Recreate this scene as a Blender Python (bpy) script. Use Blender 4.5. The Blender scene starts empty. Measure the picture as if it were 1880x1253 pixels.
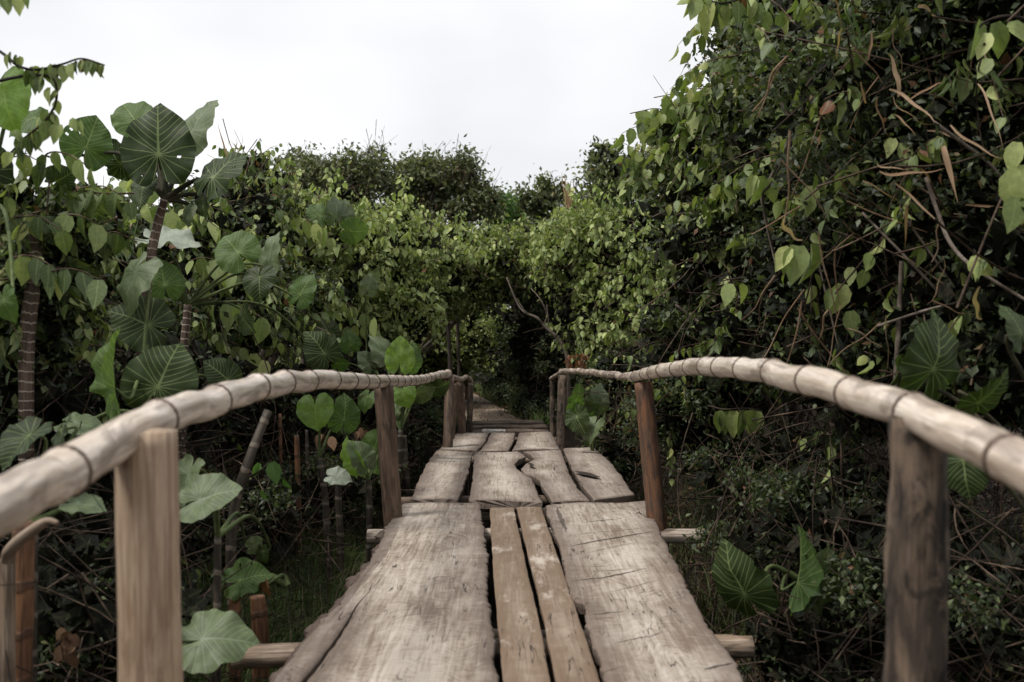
import bpy, math, random
import numpy as np
from mathutils import Vector, Matrix, noise

random.seed(7)
rng = np.random.default_rng(11)
R = math.radians
sc = bpy.context.scene

# ------------------------------------------------------------------ camera
F, CX, HY, EYE = 1827.8, 940.0, 640.0, 1.0      # focal length in photo pixels, vanishing column, horizon row, eye height
cd = bpy.data.cameras.new('camera'); cam = bpy.data.objects.new('camera', cd)
sc.collection.objects.link(cam); sc.camera = cam
cam.location = (0, 0, EYE); cam.rotation_euler = (R(90), 0, 0)
cd.lens = 35; cd.sensor_width = 36; cd.shift_y = 0.0072
cd.clip_start = 0.05; cd.clip_end = 900
cd.dof.use_dof = True; cd.dof.focus_distance = 7.5; cd.dof.aperture_fstop = 3.2

# ------------------------------------------------------------------ world + sun
SUN_EL, SUN_AZ = 60, -118
w = bpy.data.worlds.new('World'); sc.world = w; w.use_nodes = True
nt = w.node_tree; nt.nodes.clear()
sky = nt.nodes.new('ShaderNodeTexSky'); sky.sky_type = 'NISHITA'; sky.sun_disc = False
sky.sun_elevation = R(SUN_EL); sky.sun_rotation = R(SUN_AZ)
b1 = nt.nodes.new('ShaderNodeBackground'); b1.inputs[1].default_value = 0.09
tc = nt.nodes.new('ShaderNodeTexCoord'); mp = nt.nodes.new('ShaderNodeMapping'); mp.inputs['Scale'].default_value = (1, 1, 1.6)
nz = nt.nodes.new('ShaderNodeTexNoise'); nz.inputs['Scale'].default_value = 2.6; nz.inputs['Detail'].default_value = 4; nz.inputs['Roughness'].default_value = 0.45
rp = nt.nodes.new('ShaderNodeValToRGB')
rp.color_ramp.elements[0].position = 0.38; rp.color_ramp.elements[0].color = (0.405, 0.408, 0.414, 1)
rp.color_ramp.elements[1].position = 0.66; rp.color_ramp.elements[1].color = (0.515, 0.512, 0.51, 1)
b2 = nt.nodes.new('ShaderNodeBackground'); b2.inputs[1].default_value = 1.0
mx = nt.nodes.new('ShaderNodeMixShader'); mx.inputs[0].default_value = 0.95
out = nt.nodes.new('ShaderNodeOutputWorld')
L = nt.links.new
L(tc.outputs['Generated'], mp.inputs[0]); L(mp.outputs[0], nz.inputs['Vector']); L(nz.outputs['Fac'], rp.inputs[0])
L(rp.outputs[0], b2.inputs[0]); L(sky.outputs[0], b1.inputs[0]); L(b1.outputs[0], mx.inputs[1]); L(b2.outputs[0], mx.inputs[2]); L(mx.outputs[0], out.inputs[0])
sd = bpy.data.lights.new('sun', 'SUN'); sd.energy = 1.5; sd.angle = R(11); sd.color = (1.0, 0.96, 0.9)
so = bpy.data.objects.new('sun', sd); sc.collection.objects.link(so)
so.rotation_euler = (R(90 - SUN_EL), 0, R(180 - SUN_AZ)); so.location = (0, -5, 30)
sc.view_settings.view_transform = 'Standard'; sc.view_settings.look = 'None'
sc.view_settings.exposure = 1.15; sc.view_settings.gamma = 1.0; sc.view_settings.use_curve_mapping = False
sc.render.engine = 'CYCLES'
sc.cycles.max_bounces = 6; sc.cycles.transparent_max_bounces = 4; sc.cycles.diffuse_bounces = 3; sc.cycles.glossy_bounces = 2; sc.cycles.transmission_bounces = 3

# ------------------------------------------------------------------ helpers
def P(px, py, d):
    return Vector(((px - CX) / F * d, d, EYE + (HY - py) / F * d))
def G(px, py, z=0.0):
    d = F * (EYE - z) / (py - HY)
    return Vector(((px - CX) / F * d, d, z))
def sstep(x, a, b):
    t = np.clip((x - a) / (b - a), 0, 1); return t * t * (3 - 2 * t)
def ground_h(x, y):
    x = np.asarray(x, float); y = np.asarray(y, float)
    along = sstep(y, 12.2, 13.5) + (1 - sstep(y, -4.0, -2.4))
    side = sstep(np.abs(x), 0.8, 2.8)
    base = (-0.85 + 0.85 * side) * (1 - np.clip(along, 0, 1)) - 0.035 + 0.25 * sstep(np.abs(x), 3.3, 6.0)
    bump = 0.05 * np.sin(1.7 * x + 0.8 * y) * np.sin(1.3 * y - 0.9 * x + 1) + 0.02 * np.sin(5.1 * x + 2) * np.sin(4.3 * y)
    flat = np.exp(-((x + 0.6) / 1.8) ** 2) * sstep(y, 12.8, 13.6)
    return base + bump * (1 - 0.85 * flat)
def gh(x, y): return float(ground_h(x, y))

class NB:
    """small node-tree builder"""
    def __init__(s, name):
        s.m = bpy.data.materials.new(name); s.m.use_nodes = True; s.t = s.m.node_tree; s.t.nodes.clear()
        s.out = s.t.nodes.new('ShaderNodeOutputMaterial')
    def n(s, typ, props=None, **ins):
        nd = s.t.nodes.new('ShaderNode' + typ)
        for k, v in (props or {}).items(): setattr(nd, k, v)
        for k, v in ins.items():
            key = int(k[1:]) if k[0] == 'i' and k[1:].isdigit() else k.replace('_', ' ')
            s.put(nd.inputs[key], v)
        return nd
    def put(s, sock, v):
        if hasattr(v, 'is_linked'): s.t.links.new(v, sock)
        elif isinstance(v, bpy.types.Node): s.t.links.new(v.outputs[0], sock)
        else:
            if isinstance(v, tuple) and len(v) == 3 and sock.type == 'RGBA': v = v + (1,)
            sock.default_value = v
    def math(s, op, a, b=0.0, c=0.0): return s.n('Math', {'operation': op}, i0=a, i1=b, i2=c).outputs[0]
    def mix(s, f, a, b, mode='MIX'):
        nd = s.n('Mix', {'data_type': 'RGBA', 'blend_type': mode}); s.put(nd.inputs[0], f); s.put(nd.inputs[6], a); s.put(nd.inputs[7], b); return nd.outputs[2]
    def ramp(s, f, stops, interp='LINEAR'):
        nd = s.n('ValToRGB'); cr = nd.color_ramp; cr.interpolation = interp
        while len(cr.elements) < len(stops): cr.elements.new(0.5)
        for e, (p, c) in zip(cr.elements, stops):
            e.position = p; e.color = (c if isinstance(c, tuple) else (c, c, c)) + (1,)
        s.put(nd.inputs[0], f); return nd.outputs[0]
    def noise(s, vec, scale, detail=4, rough=0.55, dist=0.0):
        return s.n('TexNoise', Vector=vec, Scale=float(scale), Detail=float(detail), Roughness=float(rough), Distortion=float(dist)).outputs['Fac']
    def scale(s, vec, sx, sy, sz, rot=(0, 0, 0), loc=(0, 0, 0)):
        return s.n('Mapping', Vector=vec, Scale=(sx, sy, sz), Rotation=rot, Location=loc).outputs[0]
    def attr(s, name): return s.n('Attribute', {'attribute_name': name})
    def bump(s, h, strength, dist=0.01, normal=None):
        nd = s.n('Bump', Height=h, Strength=float(strength), Distance=float(dist))
        if normal is not None: s.put(nd.inputs['Normal'], normal)
        return nd.outputs[0]
    def finish(s, col, rough, normal=None, trans=None, tcol=None, spec=0.5):
        b = s.n('BsdfPrincipled'); s.put(b.inputs['Base Color'], col); s.put(b.inputs['Roughness'], rough); b.inputs['Specular IOR Level'].default_value = spec
        if normal is not None: s.put(b.inputs['Normal'], normal)
        if trans:
            t = s.n('BsdfTranslucent'); s.put(t.inputs[0], tcol if tcol is not None else col)
            m = s.n('MixShader'); m.inputs[0].default_value = trans
            s.t.links.new(b.outputs[0], m.inputs[1]); s.t.links.new(t.outputs[0], m.inputs[2]); s.t.links.new(m.outputs[0], s.out.inputs[0])
        else: s.t.links.new(b.outputs[0], s.out.inputs[0])
        return s.m

def leaf_mat(name, stops, rough=0.5, trans=0.28, vein=0.35, big=False, veincol=(0.30, 0.36, 0.16), tmul=(1.3, 1.5, 0.6), spec=0.4):
    stops = [(p_, tuple(sum(c_) / 3 + (v_ - sum(c_) / 3) * .86 for v_ in c_)) for p_, c_ in stops]
    g = NB(name)
    at = g.attr('lf').outputs['Vector']
    sep = g.n('SeparateXYZ', Vector=at); u, v, z = sep.outputs
    oi = g.n('ObjectInfo').outputs['Random']
    rnd = g.math('FRACT', g.math('ADD', z, oi))
    col = g.ramp(rnd, stops)
    pos = g.n('NewGeometry').outputs['Position']
    mot = g.noise(pos, 38 if big else 55, 3)
    col = g.mix(0.55, col, g.ramp(mot, [(0.3, 0.62), (0.7, 1.3)]), 'MULTIPLY')
    au = g.math('ABSOLUTE', u)
    if big:
        r = g.math('SQRT', g.math('ADD', g.math('MULTIPLY', u, u), g.math('MULTIPLY', v, v)))
        t = g.math('SUBTRACT', v, g.math('MULTIPLY', g.math('ADD', au, g.math('MULTIPLY', g.math('MULTIPLY', au, au), 1.6)), 0.62))
        f1 = g.math('ABSOLUTE', g.math('SUBTRACT', g.math('FRACT', g.math('MULTIPLY', t, 10.5)), 0.5))
        m1 = g.math('MULTIPLY', g.math('LESS_THAN', f1, 0.06), g.math('GREATER_THAN', t, 0.0))
        a = g.math('ARCTAN2', au, v)
        f2 = g.math('ABSOLUTE', g.math('SUBTRACT', g.math('FRACT', g.math('MULTIPLY', a, 2.6)), 0.5))
        m2 = g.math('MULTIPLY', g.math('LESS_THAN', g.math('MULTIPLY', f2, r), 0.012), g.math('LESS_THAN', t, 0.02))
        mid = g.math('MULTIPLY', g.math('LESS_THAN', au, g.math('SUBTRACT', 0.017, g.math('MULTIPLY', v, 0.018))), g.math('GREATER_THAN', v, -0.02))
        # the network of fine side veins
        vor = g.n('TexVoronoi', {'feature': 'DISTANCE_TO_EDGE'}, Vector=g.scale(at, 22, 30, 0)).outputs[0]
        fine = g.math('MULTIPLY', g.math('LESS_THAN', vor, 0.05), 0.14)
        veins = g.math('MAXIMUM', g.math('MAXIMUM', g.math('MAXIMUM', m1, m2), mid), fine)
        patch = g.ramp(g.noise(g.scale(at, 3, 3, 3), 1.6, 3), [(0.35, 0.72), (0.65, 1.12)])
        col = g.mix(0.6, col, patch, 'MULTIPLY')
        blem = g.ramp(g.noise(pos, 26, 5, 0.7), [(0.66, 0.0), (0.74, 1.0)])
        col = g.mix(g.math('MULTIPLY', blem, 0.55), col, (0.10, 0.075, 0.03))
    else:
        t = g.math('SUBTRACT', v, g.math('MULTIPLY', au, 0.7))
        f1 = g.math('ABSOLUTE', g.math('SUBTRACT', g.math('FRACT', g.math('MULTIPLY', t, 6.0)), 0.5))
        m1 = g.math('MULTIPLY', g.math('LESS_THAN', f1, 0.07), 0.45)
        veins = g.math('MAXIMUM', g.math('LESS_THAN', au, 0.022), m1)
    col = g.mix(g.math('MULTIPLY', veins, vein), col, veincol)
    hh = g.math('ADD', g.math('MULTIPLY', veins, -0.5), mot)
    nrm = g.bump(hh, 0.35, 0.004)
    rg = g.math('ADD', rough - 0.1, g.math('MULTIPLY', mot, 0.25))
    return g.finish(col, rg, nrm, trans, g.mix(1.0, col, tmul, 'MULTIPLY'), spec)

M = {}
M['vine'] = leaf_mat('vine_leaf', [(0, (0.052, 0.084, 0.023)), (.3, (0.103, 0.152, 0.035)), (.6, (0.183, 0.242, 0.058)), (.9, (0.293, 0.348, 0.090)), (.991, (0.365, 0.379, 0.099)), (.995, (0.150, 0.058, 0.017)), (1, (0.150, 0.040, 0.012))])
M['vine_pale'] = leaf_mat('pale_vine_leaf', [(0, (0.162, 0.215, 0.059)), (.4, (0.249, 0.323, 0.095)), (.8, (0.376, 0.430, 0.140)), (1, (0.475, 0.515, 0.169))], rough=.6)
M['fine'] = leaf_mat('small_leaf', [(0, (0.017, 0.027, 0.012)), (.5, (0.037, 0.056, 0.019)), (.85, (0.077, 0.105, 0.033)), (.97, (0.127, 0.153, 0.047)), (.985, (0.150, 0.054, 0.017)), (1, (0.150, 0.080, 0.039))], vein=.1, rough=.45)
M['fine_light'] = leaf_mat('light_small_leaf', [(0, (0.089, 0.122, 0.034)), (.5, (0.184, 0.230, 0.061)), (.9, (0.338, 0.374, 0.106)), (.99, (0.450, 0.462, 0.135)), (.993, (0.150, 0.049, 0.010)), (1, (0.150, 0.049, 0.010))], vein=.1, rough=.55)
M['lime_fine'] = leaf_mat('lime_small_leaf', [(0, (.05, .12, .02)), (1, (.12, .24, .05))], vein=.1)
M['tree'] = leaf_mat('tree_leaf', [(0, (0.044, 0.055, 0.025)), (.5, (0.093, 0.112, 0.045)), (.9, (0.183, 0.199, 0.076)), (.985, (0.245, 0.249, 0.101)), (1, (0.150, 0.048, 0.013))], vein=.1, rough=.5)
M['core'] = leaf_mat('shade_black_leaf', [(0, (0.004, 0.005, 0.003)), (.6, (0.008, 0.010, 0.005)), (1, (0.016, 0.013, 0.007))], vein=.05, trans=.05, rough=.7, spec=.15)  # near black: the shade inside the foliage is put into the leaf colour
M['taro_dark'] = leaf_mat('dark_heart_leaf', [(0, (0.017, 0.033, 0.007)), (1, (0.028, 0.048, 0.010))], big=True, vein=.75, trans=.22, veincol=(.19, .24, .10), spec=.22)
M['taro_mid'] = leaf_mat('green_heart_leaf', [(0, (0.058, 0.116, 0.024)), (1, (0.092, 0.157, 0.036))], big=True, vein=.65, trans=.36, veincol=(.24, .30, .12), spec=.25)
M['taro_lime'] = leaf_mat('glow_tinted_lime_leaf', [(0, (0.118, 0.214, 0.038)), (1, (0.166, 0.276, 0.055))], big=True, vein=.45, trans=.5, veincol=(.26, .36, .10), tmul=(1.7, 1.8, .6))  # lime leaf whose back-lit glow is put into a raised colour
M['taro_pale'] = leaf_mat('pale_heart_leaf', [(0, (0.076, 0.110, 0.038)), (1, (0.113, 0.152, 0.055))], big=True, vein=.4, trans=.15, veincol=(.26, .32, .22), rough=.5, spec=.4)
M['taro_white'] = leaf_mat('whitish_heart_leaf', [(0, (.22, .26, .19)), (1, (.27, .31, .23))], big=True, vein=.5, trans=.1, veincol=(.2, .22, .17), rough=.5)
M['dead'] = leaf_mat('dead_leaf', [(0, (.10, .045, .022)), (.5, (.17, .09, .045)), (1, (.26, .15, .08))], vein=.3, trans=.1, rough=.8, veincol=(.08, .04, .02))
M['orange'] = leaf_mat('orange_dry_leaf', [(0, (.17, .06, .028)), (1, (.27, .11, .045))], vein=.2, trans=.2, rough=.7)

def grass_mat(name, stops):
    g = NB(name); at = g.n('SeparateXYZ', Vector=g.attr('lf').outputs['Vector']).outputs
    col = g.ramp(g.math('FRACT', g.math('ADD', at[2], g.n('ObjectInfo').outputs['Random'])), stops)
    st = g.math('ABSOLUTE', g.math('SUBTRACT', g.math('FRACT', g.math('MULTIPLY', at[0], 5.0)), .5))
    col = g.mix(.5, col, g.ramp(st, [(0, .7), (.5, 1.25)]), 'MULTIPLY')
    return g.finish(col, .55, None, .25, g.mix(1.0, col, (1.2, 1.4, .6), 'MULTIPLY'), .3)
M['grass'] = grass_mat('green_grass', [(0, (.03, .055, .015)), (.5, (.08, .13, .036)), (.85, (.14, .20, .06)), (.9, (.20, .15, .08)), (1, (.24, .18, .10))])
M['dry_grass'] = grass_mat('dry_grass', [(0, (.02, .015, .009)), (.5, (.05, .036, .022)), (1, (.14, .10, .06))])  # withered grass, darkened so its colour carries the shade of the banks
M['reed'] = grass_mat('dry_reed', [(0, (.19, .105, .06)), (.5, (.30, .19, .115)), (1, (.42, .30, .20))])
M['green_reed'] = grass_mat('green_reed', [(0, (.07, .11, .045)), (1, (.14, .18, .08))])

def twig_mat(name, c0, c1, c2):
    g = NB(name); pos = g.n('NewGeometry').outputs['Position']
    rr = g.n('ObjectInfo').outputs['Random']
    n1 = g.noise(pos, 9, 4, .6); n2 = g.noise(pos, 90, 3, .6)
    col = g.ramp(g.math('ADD', g.math('MULTIPLY', n1, .9), g.math('MULTIPLY', rr, .1)), [(.32, c0), (.5, c1), (.68, c2)])
    col = g.mix(.6, col, g.ramp(n2, [(.3, .6), (.7, 1.3)]), 'MULTIPLY')
    return g.finish(col, .8, g.bump(n2, .5, .004), spec=.2)
M['twig'] = twig_mat('brown_twig', (.03, .020, .014), (.075, .05, .034), (.19, .14, .095))
M['dark_twig'] = twig_mat('dark_twig', (.009, .007, .005), (.020, .014, .010), (.045, .031, .022))
M['branch'] = twig_mat('grey_branch', (.06, .045, .035), (.13, .105, .085), (.24, .20, .165))
M['reed_stalk'] = twig_mat('tan_stalk', (.12, .07, .04), (.24, .155, .095), (.36, .27, .19))
M['shade_dark_twig'] = twig_mat('shade_dark_twig', (.014, .009, .007), (.035, .023, .016), (.12, .085, .058))  # darker copy of the brown twig, with gully shade in its colour
M['petiole'] = twig_mat('green_petiole', (.04, .055, .02), (.075, .10, .035), (.12, .15, .06))
M['dark_petiole'] = twig_mat('dark_petiole', (.025, .025, .015), (.045, .042, .024), (.08, .075, .04))

def pole_mat(name, base, dark, light, ring=0.0, ringcol=(.3, .25, .2), rs=9.0, streak=.7, bump=.4, rough=.6, blotch=.5, spec=.35, iso=0.0):
    """round timber: tc = (cos a * r, sin a * r, length along)"""
    g = NB(name); at = g.attr('tc').outputs['Vector']
    sep = g.n('SeparateXYZ', Vector=at).outputs
    off = g.math('MULTIPLY', g.n('ObjectInfo').outputs['Random'], 20.0)
    v = g.n('CombineXYZ', X=sep[0], Y=sep[1], Z=g.math('ADD', sep[2], off)).outputs[0]
    st = g.noise(g.scale(v, 60, 60, 2.2), 1.5, 5, .6, .6)
    bl = g.noise(g.scale(v, 14, 14, 3.2), 1.3, 4, .6, .5)
    fi = g.noise(g.scale(v, 160, 160, 9), 2, 4, .65)
    col = g.mix(g.ramp(bl, [(.40, 0.0), (.58, 1.0)]), base, light)
    col = g.mix(g.math('MULTIPLY', g.ramp(st, [(.48, 0.0), (.60, 1.0)]), streak), col, dark)
    bl2 = g.noise(g.scale(v, 16, 16, 3.4 + iso, loc=(5, 2, 1)), 1.3, 5, .65, .8)
    col = g.mix(g.math('MULTIPLY', g.ramp(bl2, [(.49, 0.0), (.60, 1.0)]), blotch), col, dark)
    col = g.mix(.5, col, g.ramp(fi, [(.3, .7), (.7, 1.2)]), 'MULTIPLY')
    h = g.math('ADD', g.math('MULTIPLY', st, -.6), g.math('MULTIPLY', fi, .5))
    if ring:
        f = g.math('ABSOLUTE', g.math('SUBTRACT', g.math('FRACT', g.math('MULTIPLY', g.math('ADD', sep[2], g.math('MULTIPLY', bl, .05)), rs)), .5))
        rm = g.ramp(f, [(.06, 1.0), (.12, 0.0)])
        col = g.mix(g.math('MULTIPLY', rm, ring), col, ringcol); h = g.math('ADD', h, rm)
    return g.finish(col, g.math('ADD', rough - .1, g.math('MULTIPLY', fi, .2)), g.bump(h, bump, .006), spec=spec)
M['bamboo'] = pole_mat('weathered_bamboo', (.50, .41, .325), (.12, .08, .058), (.70, .61, .52), streak=.38, rough=.32, bump=.12, blotch=.6, spec=.6)
M['bamboo_far'] = pole_mat('rougher_bamboo', (.34, .27, .215), (.06, .042, .032), (.50, .42, .345), streak=.6, rough=.6, bump=.5, blotch=.7)
M['node'] = pole_mat('bamboo_node', (.085, .056, .04), (.03, .02, .014), (.15, .105, .075), bump=.5)
M['hole'] = pole_mat('dark_knot', (.025, .018, .014), (.008, .006, .005), (.06, .042, .03), bump=.8, rough=.9)
M['post_tan'] = pole_mat('tan_post', (.36, .255, .17), (.15, .09, .055), (.45, .34, .245), streak=.55, blotch=.4, bump=.4, iso=1)
M['post_brown'] = pole_mat('brown_post', (.105, .068, .047), (.030, .020, .015), (.175, .115, .078), streak=.5, blotch=.7, bump=.6)
M['post_dark'] = pole_mat('dark_grey_post', (.052, .038, .028), (.010, .008, .006), (.17, .122, .086), streak=.35, blotch=.9, bump=1.0, rough=.8, iso=5)
M['post_rust'] = pole_mat('rust_brown_post', (.085, .055, .040), (.022, .016, .013), (.19, .085, .040), streak=.5, blotch=.7, bump=.6)
M['log'] = pole_mat('split_log', (.22, .155, .105), (.05, .035, .025), (.36, .28, .21), bump=.7, blotch=.6)
M['culm_dark'] = pole_mat('dark_cane', (.045, .036, .026), (.014, .011, .009), (.085, .068, .05), ring=.8, ringcol=(.16, .13, .10), rs=8, bump=.5)
M['taro_trunk'] = pole_mat('ringed_trunk', (.10, .062, .045), (.035, .022, .017), (.17, .115, .085), ring=.9, ringcol=(.40, .34, .27), rs=22, bump=.8)
M['bark'] = pole_mat('tree_bark', (.075, .055, .042), (.025, .018, .014), (.14, .11, .085), bump=.9)
M['cane_red'] = pole_mat('rust_cane', (.15, .07, .035), (.05, .025, .015), (.24, .12, .06), ring=.6, ringcol=(.05, .03, .02), rs=7, bump=.5)

def plank_mat(name, c_dark, c_mid, c_light, stain, fur=1.0, cuts=(), lichen=0.0, grain=1.0):
    g = NB(name); pos = g.n('TexCoord').outputs['Object']
    rnd = g.n('ObjectInfo').outputs['Random']
    shift = g.n('VectorMath', {'operation': 'ADD'}, i0=pos, i1=g.n('CombineXYZ', X=g.math('MULTIPLY', rnd, 37.0), Y=g.math('MULTIPLY', rnd, 91.0)).outputs[0]).outputs[0]
    big = g.noise(g.scale(shift, 2.2, .9, 1), 1.6, 4, .6)
    gr = g.noise(g.scale(shift, 46, 2.4, 20), 1.2, 6, .65, .7)
    # feathery saw marks: short strokes whose direction wanders
    wob = g.n('TexNoise', Vector=g.scale(shift, 2.6, 1.1, 1), Scale=1.6, Detail=1.0).outputs['Color']
    wv = g.n('VectorMath', {'operation': 'MULTIPLY_ADD'}, i0=wob, i1=(.55, .55, 0), i2=shift).outputs[0]
    s1 = g.noise(g.scale(wv, 9, 75, 9, rot=(0, 0, R(38))), 1.4, 5, .6, .4)
    s2 = g.noise(g.scale(wv, 9, 75, 9, rot=(0, 0, R(-40))), 1.4, 5, .6, .4)
    side = g.ramp(g.noise(g.scale(shift, 3.0, .8, 1), 1.5, 2), [(.47, 0.0), (.53, 1.0)])
    furn = g.mix(side, s1, s2)
    fs = g.n('SeparateColor', Color=furn).outputs[0]
    tone = g.math('ADD', g.math('MULTIPLY', gr, .45 * grain), g.math('ADD', g.math('MULTIPLY', fs, .5 * fur), g.math('MULTIPLY', big, .45)))
    tot = .45 * grain * .5 + .5 * fur * .5 + .45 * .5
    col = g.ramp(tone, [(tot - .10, c_dark), (tot, c_mid), (tot + .085, c_light)])
    e = g.attr('edge').outputs['Fac']
    en = g.math('ADD', e, g.math('MULTIPLY', g.math('SUBTRACT', g.noise(shift, 11, 5, .7), .5), .16))
    stn = g.ramp(en, [(.02, 1.0), (.07, .6), (.19, 0.0)])
    col = g.mix(g.math('MULTIPLY', stn, .85), col, stain)
    ps = g.ramp(g.noise(g.scale(shift, 5, 1.6, 1), 1.5, 5, .7, .4), [(.56, 0.0), (.70, 1.0)])
    col = g.mix(g.math('MULTIPLY', ps, .45), col, stain)
    fine = g.ramp(fs, [(.54, 0.0), (.66, 1.0)])
    col = g.mix(g.math('MULTIPLY', fine, .55 * fur), col, c_dark)
    if lichen:
        lc = g.ramp(g.noise(g.scale(shift, 4, 1.3, 1), 1.3, 6, .72), [(.56, 0.0), (.70, .9)])
        col = g.mix(g.math('MULTIPLY', lc, lichen), col, (.58, .52, .45))
    # hairline drying cracks along the grain
    ck = g.noise(g.scale(shift, 16, .9, 1), 1.2, 3, .5, .4)
    cr = g.math('LESS_THAN', g.math('ABSOLUTE', g.math('SUBTRACT', ck, .5)), .006)
    cr = g.math('MULTIPLY', cr, g.ramp(g.noise(shift, 2.5, 2), [(.5, 0.0), (.56, 1.0)]))
    h = g.math('ADD', g.math('MULTIPLY', gr, .5), g.math('MULTIPLY', fs, .8 * fur))
    if cuts:       # saw cuts scored across the board: (x0, y0, x1, y1, half width, strength)
        wobn = g.math('MULTIPLY', g.math('SUBTRACT', g.noise(pos, 7, 3, .6), .5), .045)
        fray = g.math('MULTIPLY', g.math('SUBTRACT', g.noise(pos, 40, 3, .6), .5), .012)
        sx, sy, _z = g.n('SeparateXYZ', Vector=pos).outputs
        for x0, y0, x1, y1, hw, st_ in cuts:
            ln = math.hypot(x1 - x0, y1 - y0); ux, uy = (x1 - x0) / ln, (y1 - y0) / ln
            al = g.math('ADD', g.math('MULTIPLY_ADD', sx, ux, -x0 * ux - y0 * uy), g.math('MULTIPLY', sy, uy))
            pe = g.math('ADD', g.math('MULTIPLY_ADD', sx, -uy, x0 * uy - y0 * ux), g.math('MULTIPLY', sy, ux))
            pe = g.math('ABSOLUTE', g.math('ADD', g.math('ADD', pe, wobn), fray))
            t_ = g.math('MULTIPLY', al, 1 / ln)
            wdt = g.math('MULTIPLY', g.math('MULTIPLY', t_, g.math('SUBTRACT', 1.0, t_)), hw * 4)
            cr = g.math('MAXIMUM', cr, g.math('MULTIPLY', g.math('LESS_THAN', pe, wdt), st_))
    col = g.mix(g.math('MULTIPLY', cr, .88), col, (.03, .022, .018))
    h = g.math('SUBTRACT', h, g.math('MULTIPLY', cr, 1.2))
    return g.finish(col, .78, g.bump(h, .75, .008), spec=.25)
CUTS = []
for x0, y0, x1, y1, hw, st_ in [(1065, 962, 1142, 951, .008, .9), (1042, 985, 1207, 966, .006, .75), (1034, 1006, 1212, 973, .011, 1), (1085, 1013, 1172, 996, .006, .8), (1067, 1040, 1130, 1036, .005, .6),
                                (1067, 1047, 1167, 1043, .006, .8), (1045, 1068, 1192, 1043, .010, 1), (1107, 1086, 1207, 1066, .005, .7), (1077, 1128, 1147, 1120, .008, 1), (1086, 1138, 1135, 1131, .005, .7),
                                (1122, 1185, 1227, 1158, .006, .9), (1290, 1232, 1348, 1219, .008, 1), (1020, 928, 1042, 980, .014, .8), (1100, 1236, 1150, 1226, .005, .6)]:
    p0, p1 = G(x0, y0), G(x1, y1); CUTS.append((p0.x, p0.y, p1.x, p1.y, hw, st_))
M['plank'] = plank_mat('grey_weathered_plank', (.175, .13, .10), (.36, .305, .25), (.50, .44, .38), (.11, .082, .066))
M['plank_cut'] = plank_mat('scored_weathered_plank', (.18, .136, .104), (.37, .315, .26), (.52, .46, .40), (.13, .095, .076), cuts=CUTS)
M['plank_smooth'] = plank_mat('worn_flat_plank', (.17, .13, .10), (.35, .30, .25), (.47, .415, .36), (.14, .105, .085), fur=.6)
M['bark_edge'] = plank_mat('bark_edge', (.045, .032, .026), (.13, .095, .075), (.30, .25, .21), (.07, .048, .038), fur=1.0)
M['plank_tan'] = plank_mat('tan_board', (.13, .098, .072), (.27, .215, .165), (.42, .35, .285), (.15, .10, .065), fur=.12, lichen=.75)
M['plank_brown'] = plank_mat('brown_board', (.05, .035, .026), (.12, .085, .062), (.20, .15, .115), (.05, .035, .026), fur=.2)
M['plank_white'] = plank_mat('bleached_board', (.4, .38, .35), (.52, .50, .47), (.62, .60, .57), (.3, .27, .24), fur=.2)

g = NB('shade_dark_soil'); pos = g.n('NewGeometry').outputs['Position']
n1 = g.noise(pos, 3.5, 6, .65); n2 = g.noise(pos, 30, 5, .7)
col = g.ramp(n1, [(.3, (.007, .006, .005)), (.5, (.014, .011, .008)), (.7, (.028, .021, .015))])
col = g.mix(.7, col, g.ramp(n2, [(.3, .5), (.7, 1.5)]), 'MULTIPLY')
M['soil'] = g.finish(col, .95, g.bump(n2, .9, .03), spec=.1)  # soil colour taken near black to stand in for shade under the overhang
g = NB('sandy_path'); pos = g.n('NewGeometry').outputs['Position']
n1 = g.noise(pos, 1.6, 6, .65); n2 = g.noise(pos, 22, 6, .75)
col = g.ramp(n1, [(.3, (.20, .15, .11)), (.5, (.33, .26, .20)), (.7, (.43, .35, .28))])
col = g.mix(.8, col, g.ramp(n2, [(.36, .5), (.48, 1.0), (.7, 1.15)]), 'MULTIPLY')
M['path'] = g.finish(col, .95, g.bump(n2, .4, .012), spec=.15)

COL = sc.collection
wloc = {}
def meta(o, label=None, cat=None, group=None, kind=None):
    if label: o['label'] = label
    if cat: o['category'] = cat
    if group: o['group'] = group
    if kind: o['kind'] = kind
    return o
def thing(name, label, cat, loc, group=None):
    o = bpy.data.objects.new(name, None); o.location = loc; o.empty_display_size = .1; COL.objects.link(o)
    wloc[o] = Vector(loc); return meta(o, label, cat, group)
def link(name, me, parent=None, label=None, kind=None, loc=None):
    """vertices in world coordinates unless loc is given"""
    o = bpy.data.objects.new(name, me); COL.objects.link(o)
    p = Vector(loc) if loc is not None else Vector((0, 0, 0))
    if parent is not None: o.parent = parent; o.location = p - wloc[parent]
    else: o.location = p
    wloc[o] = p
    return meta(o, label, kind=kind)

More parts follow.
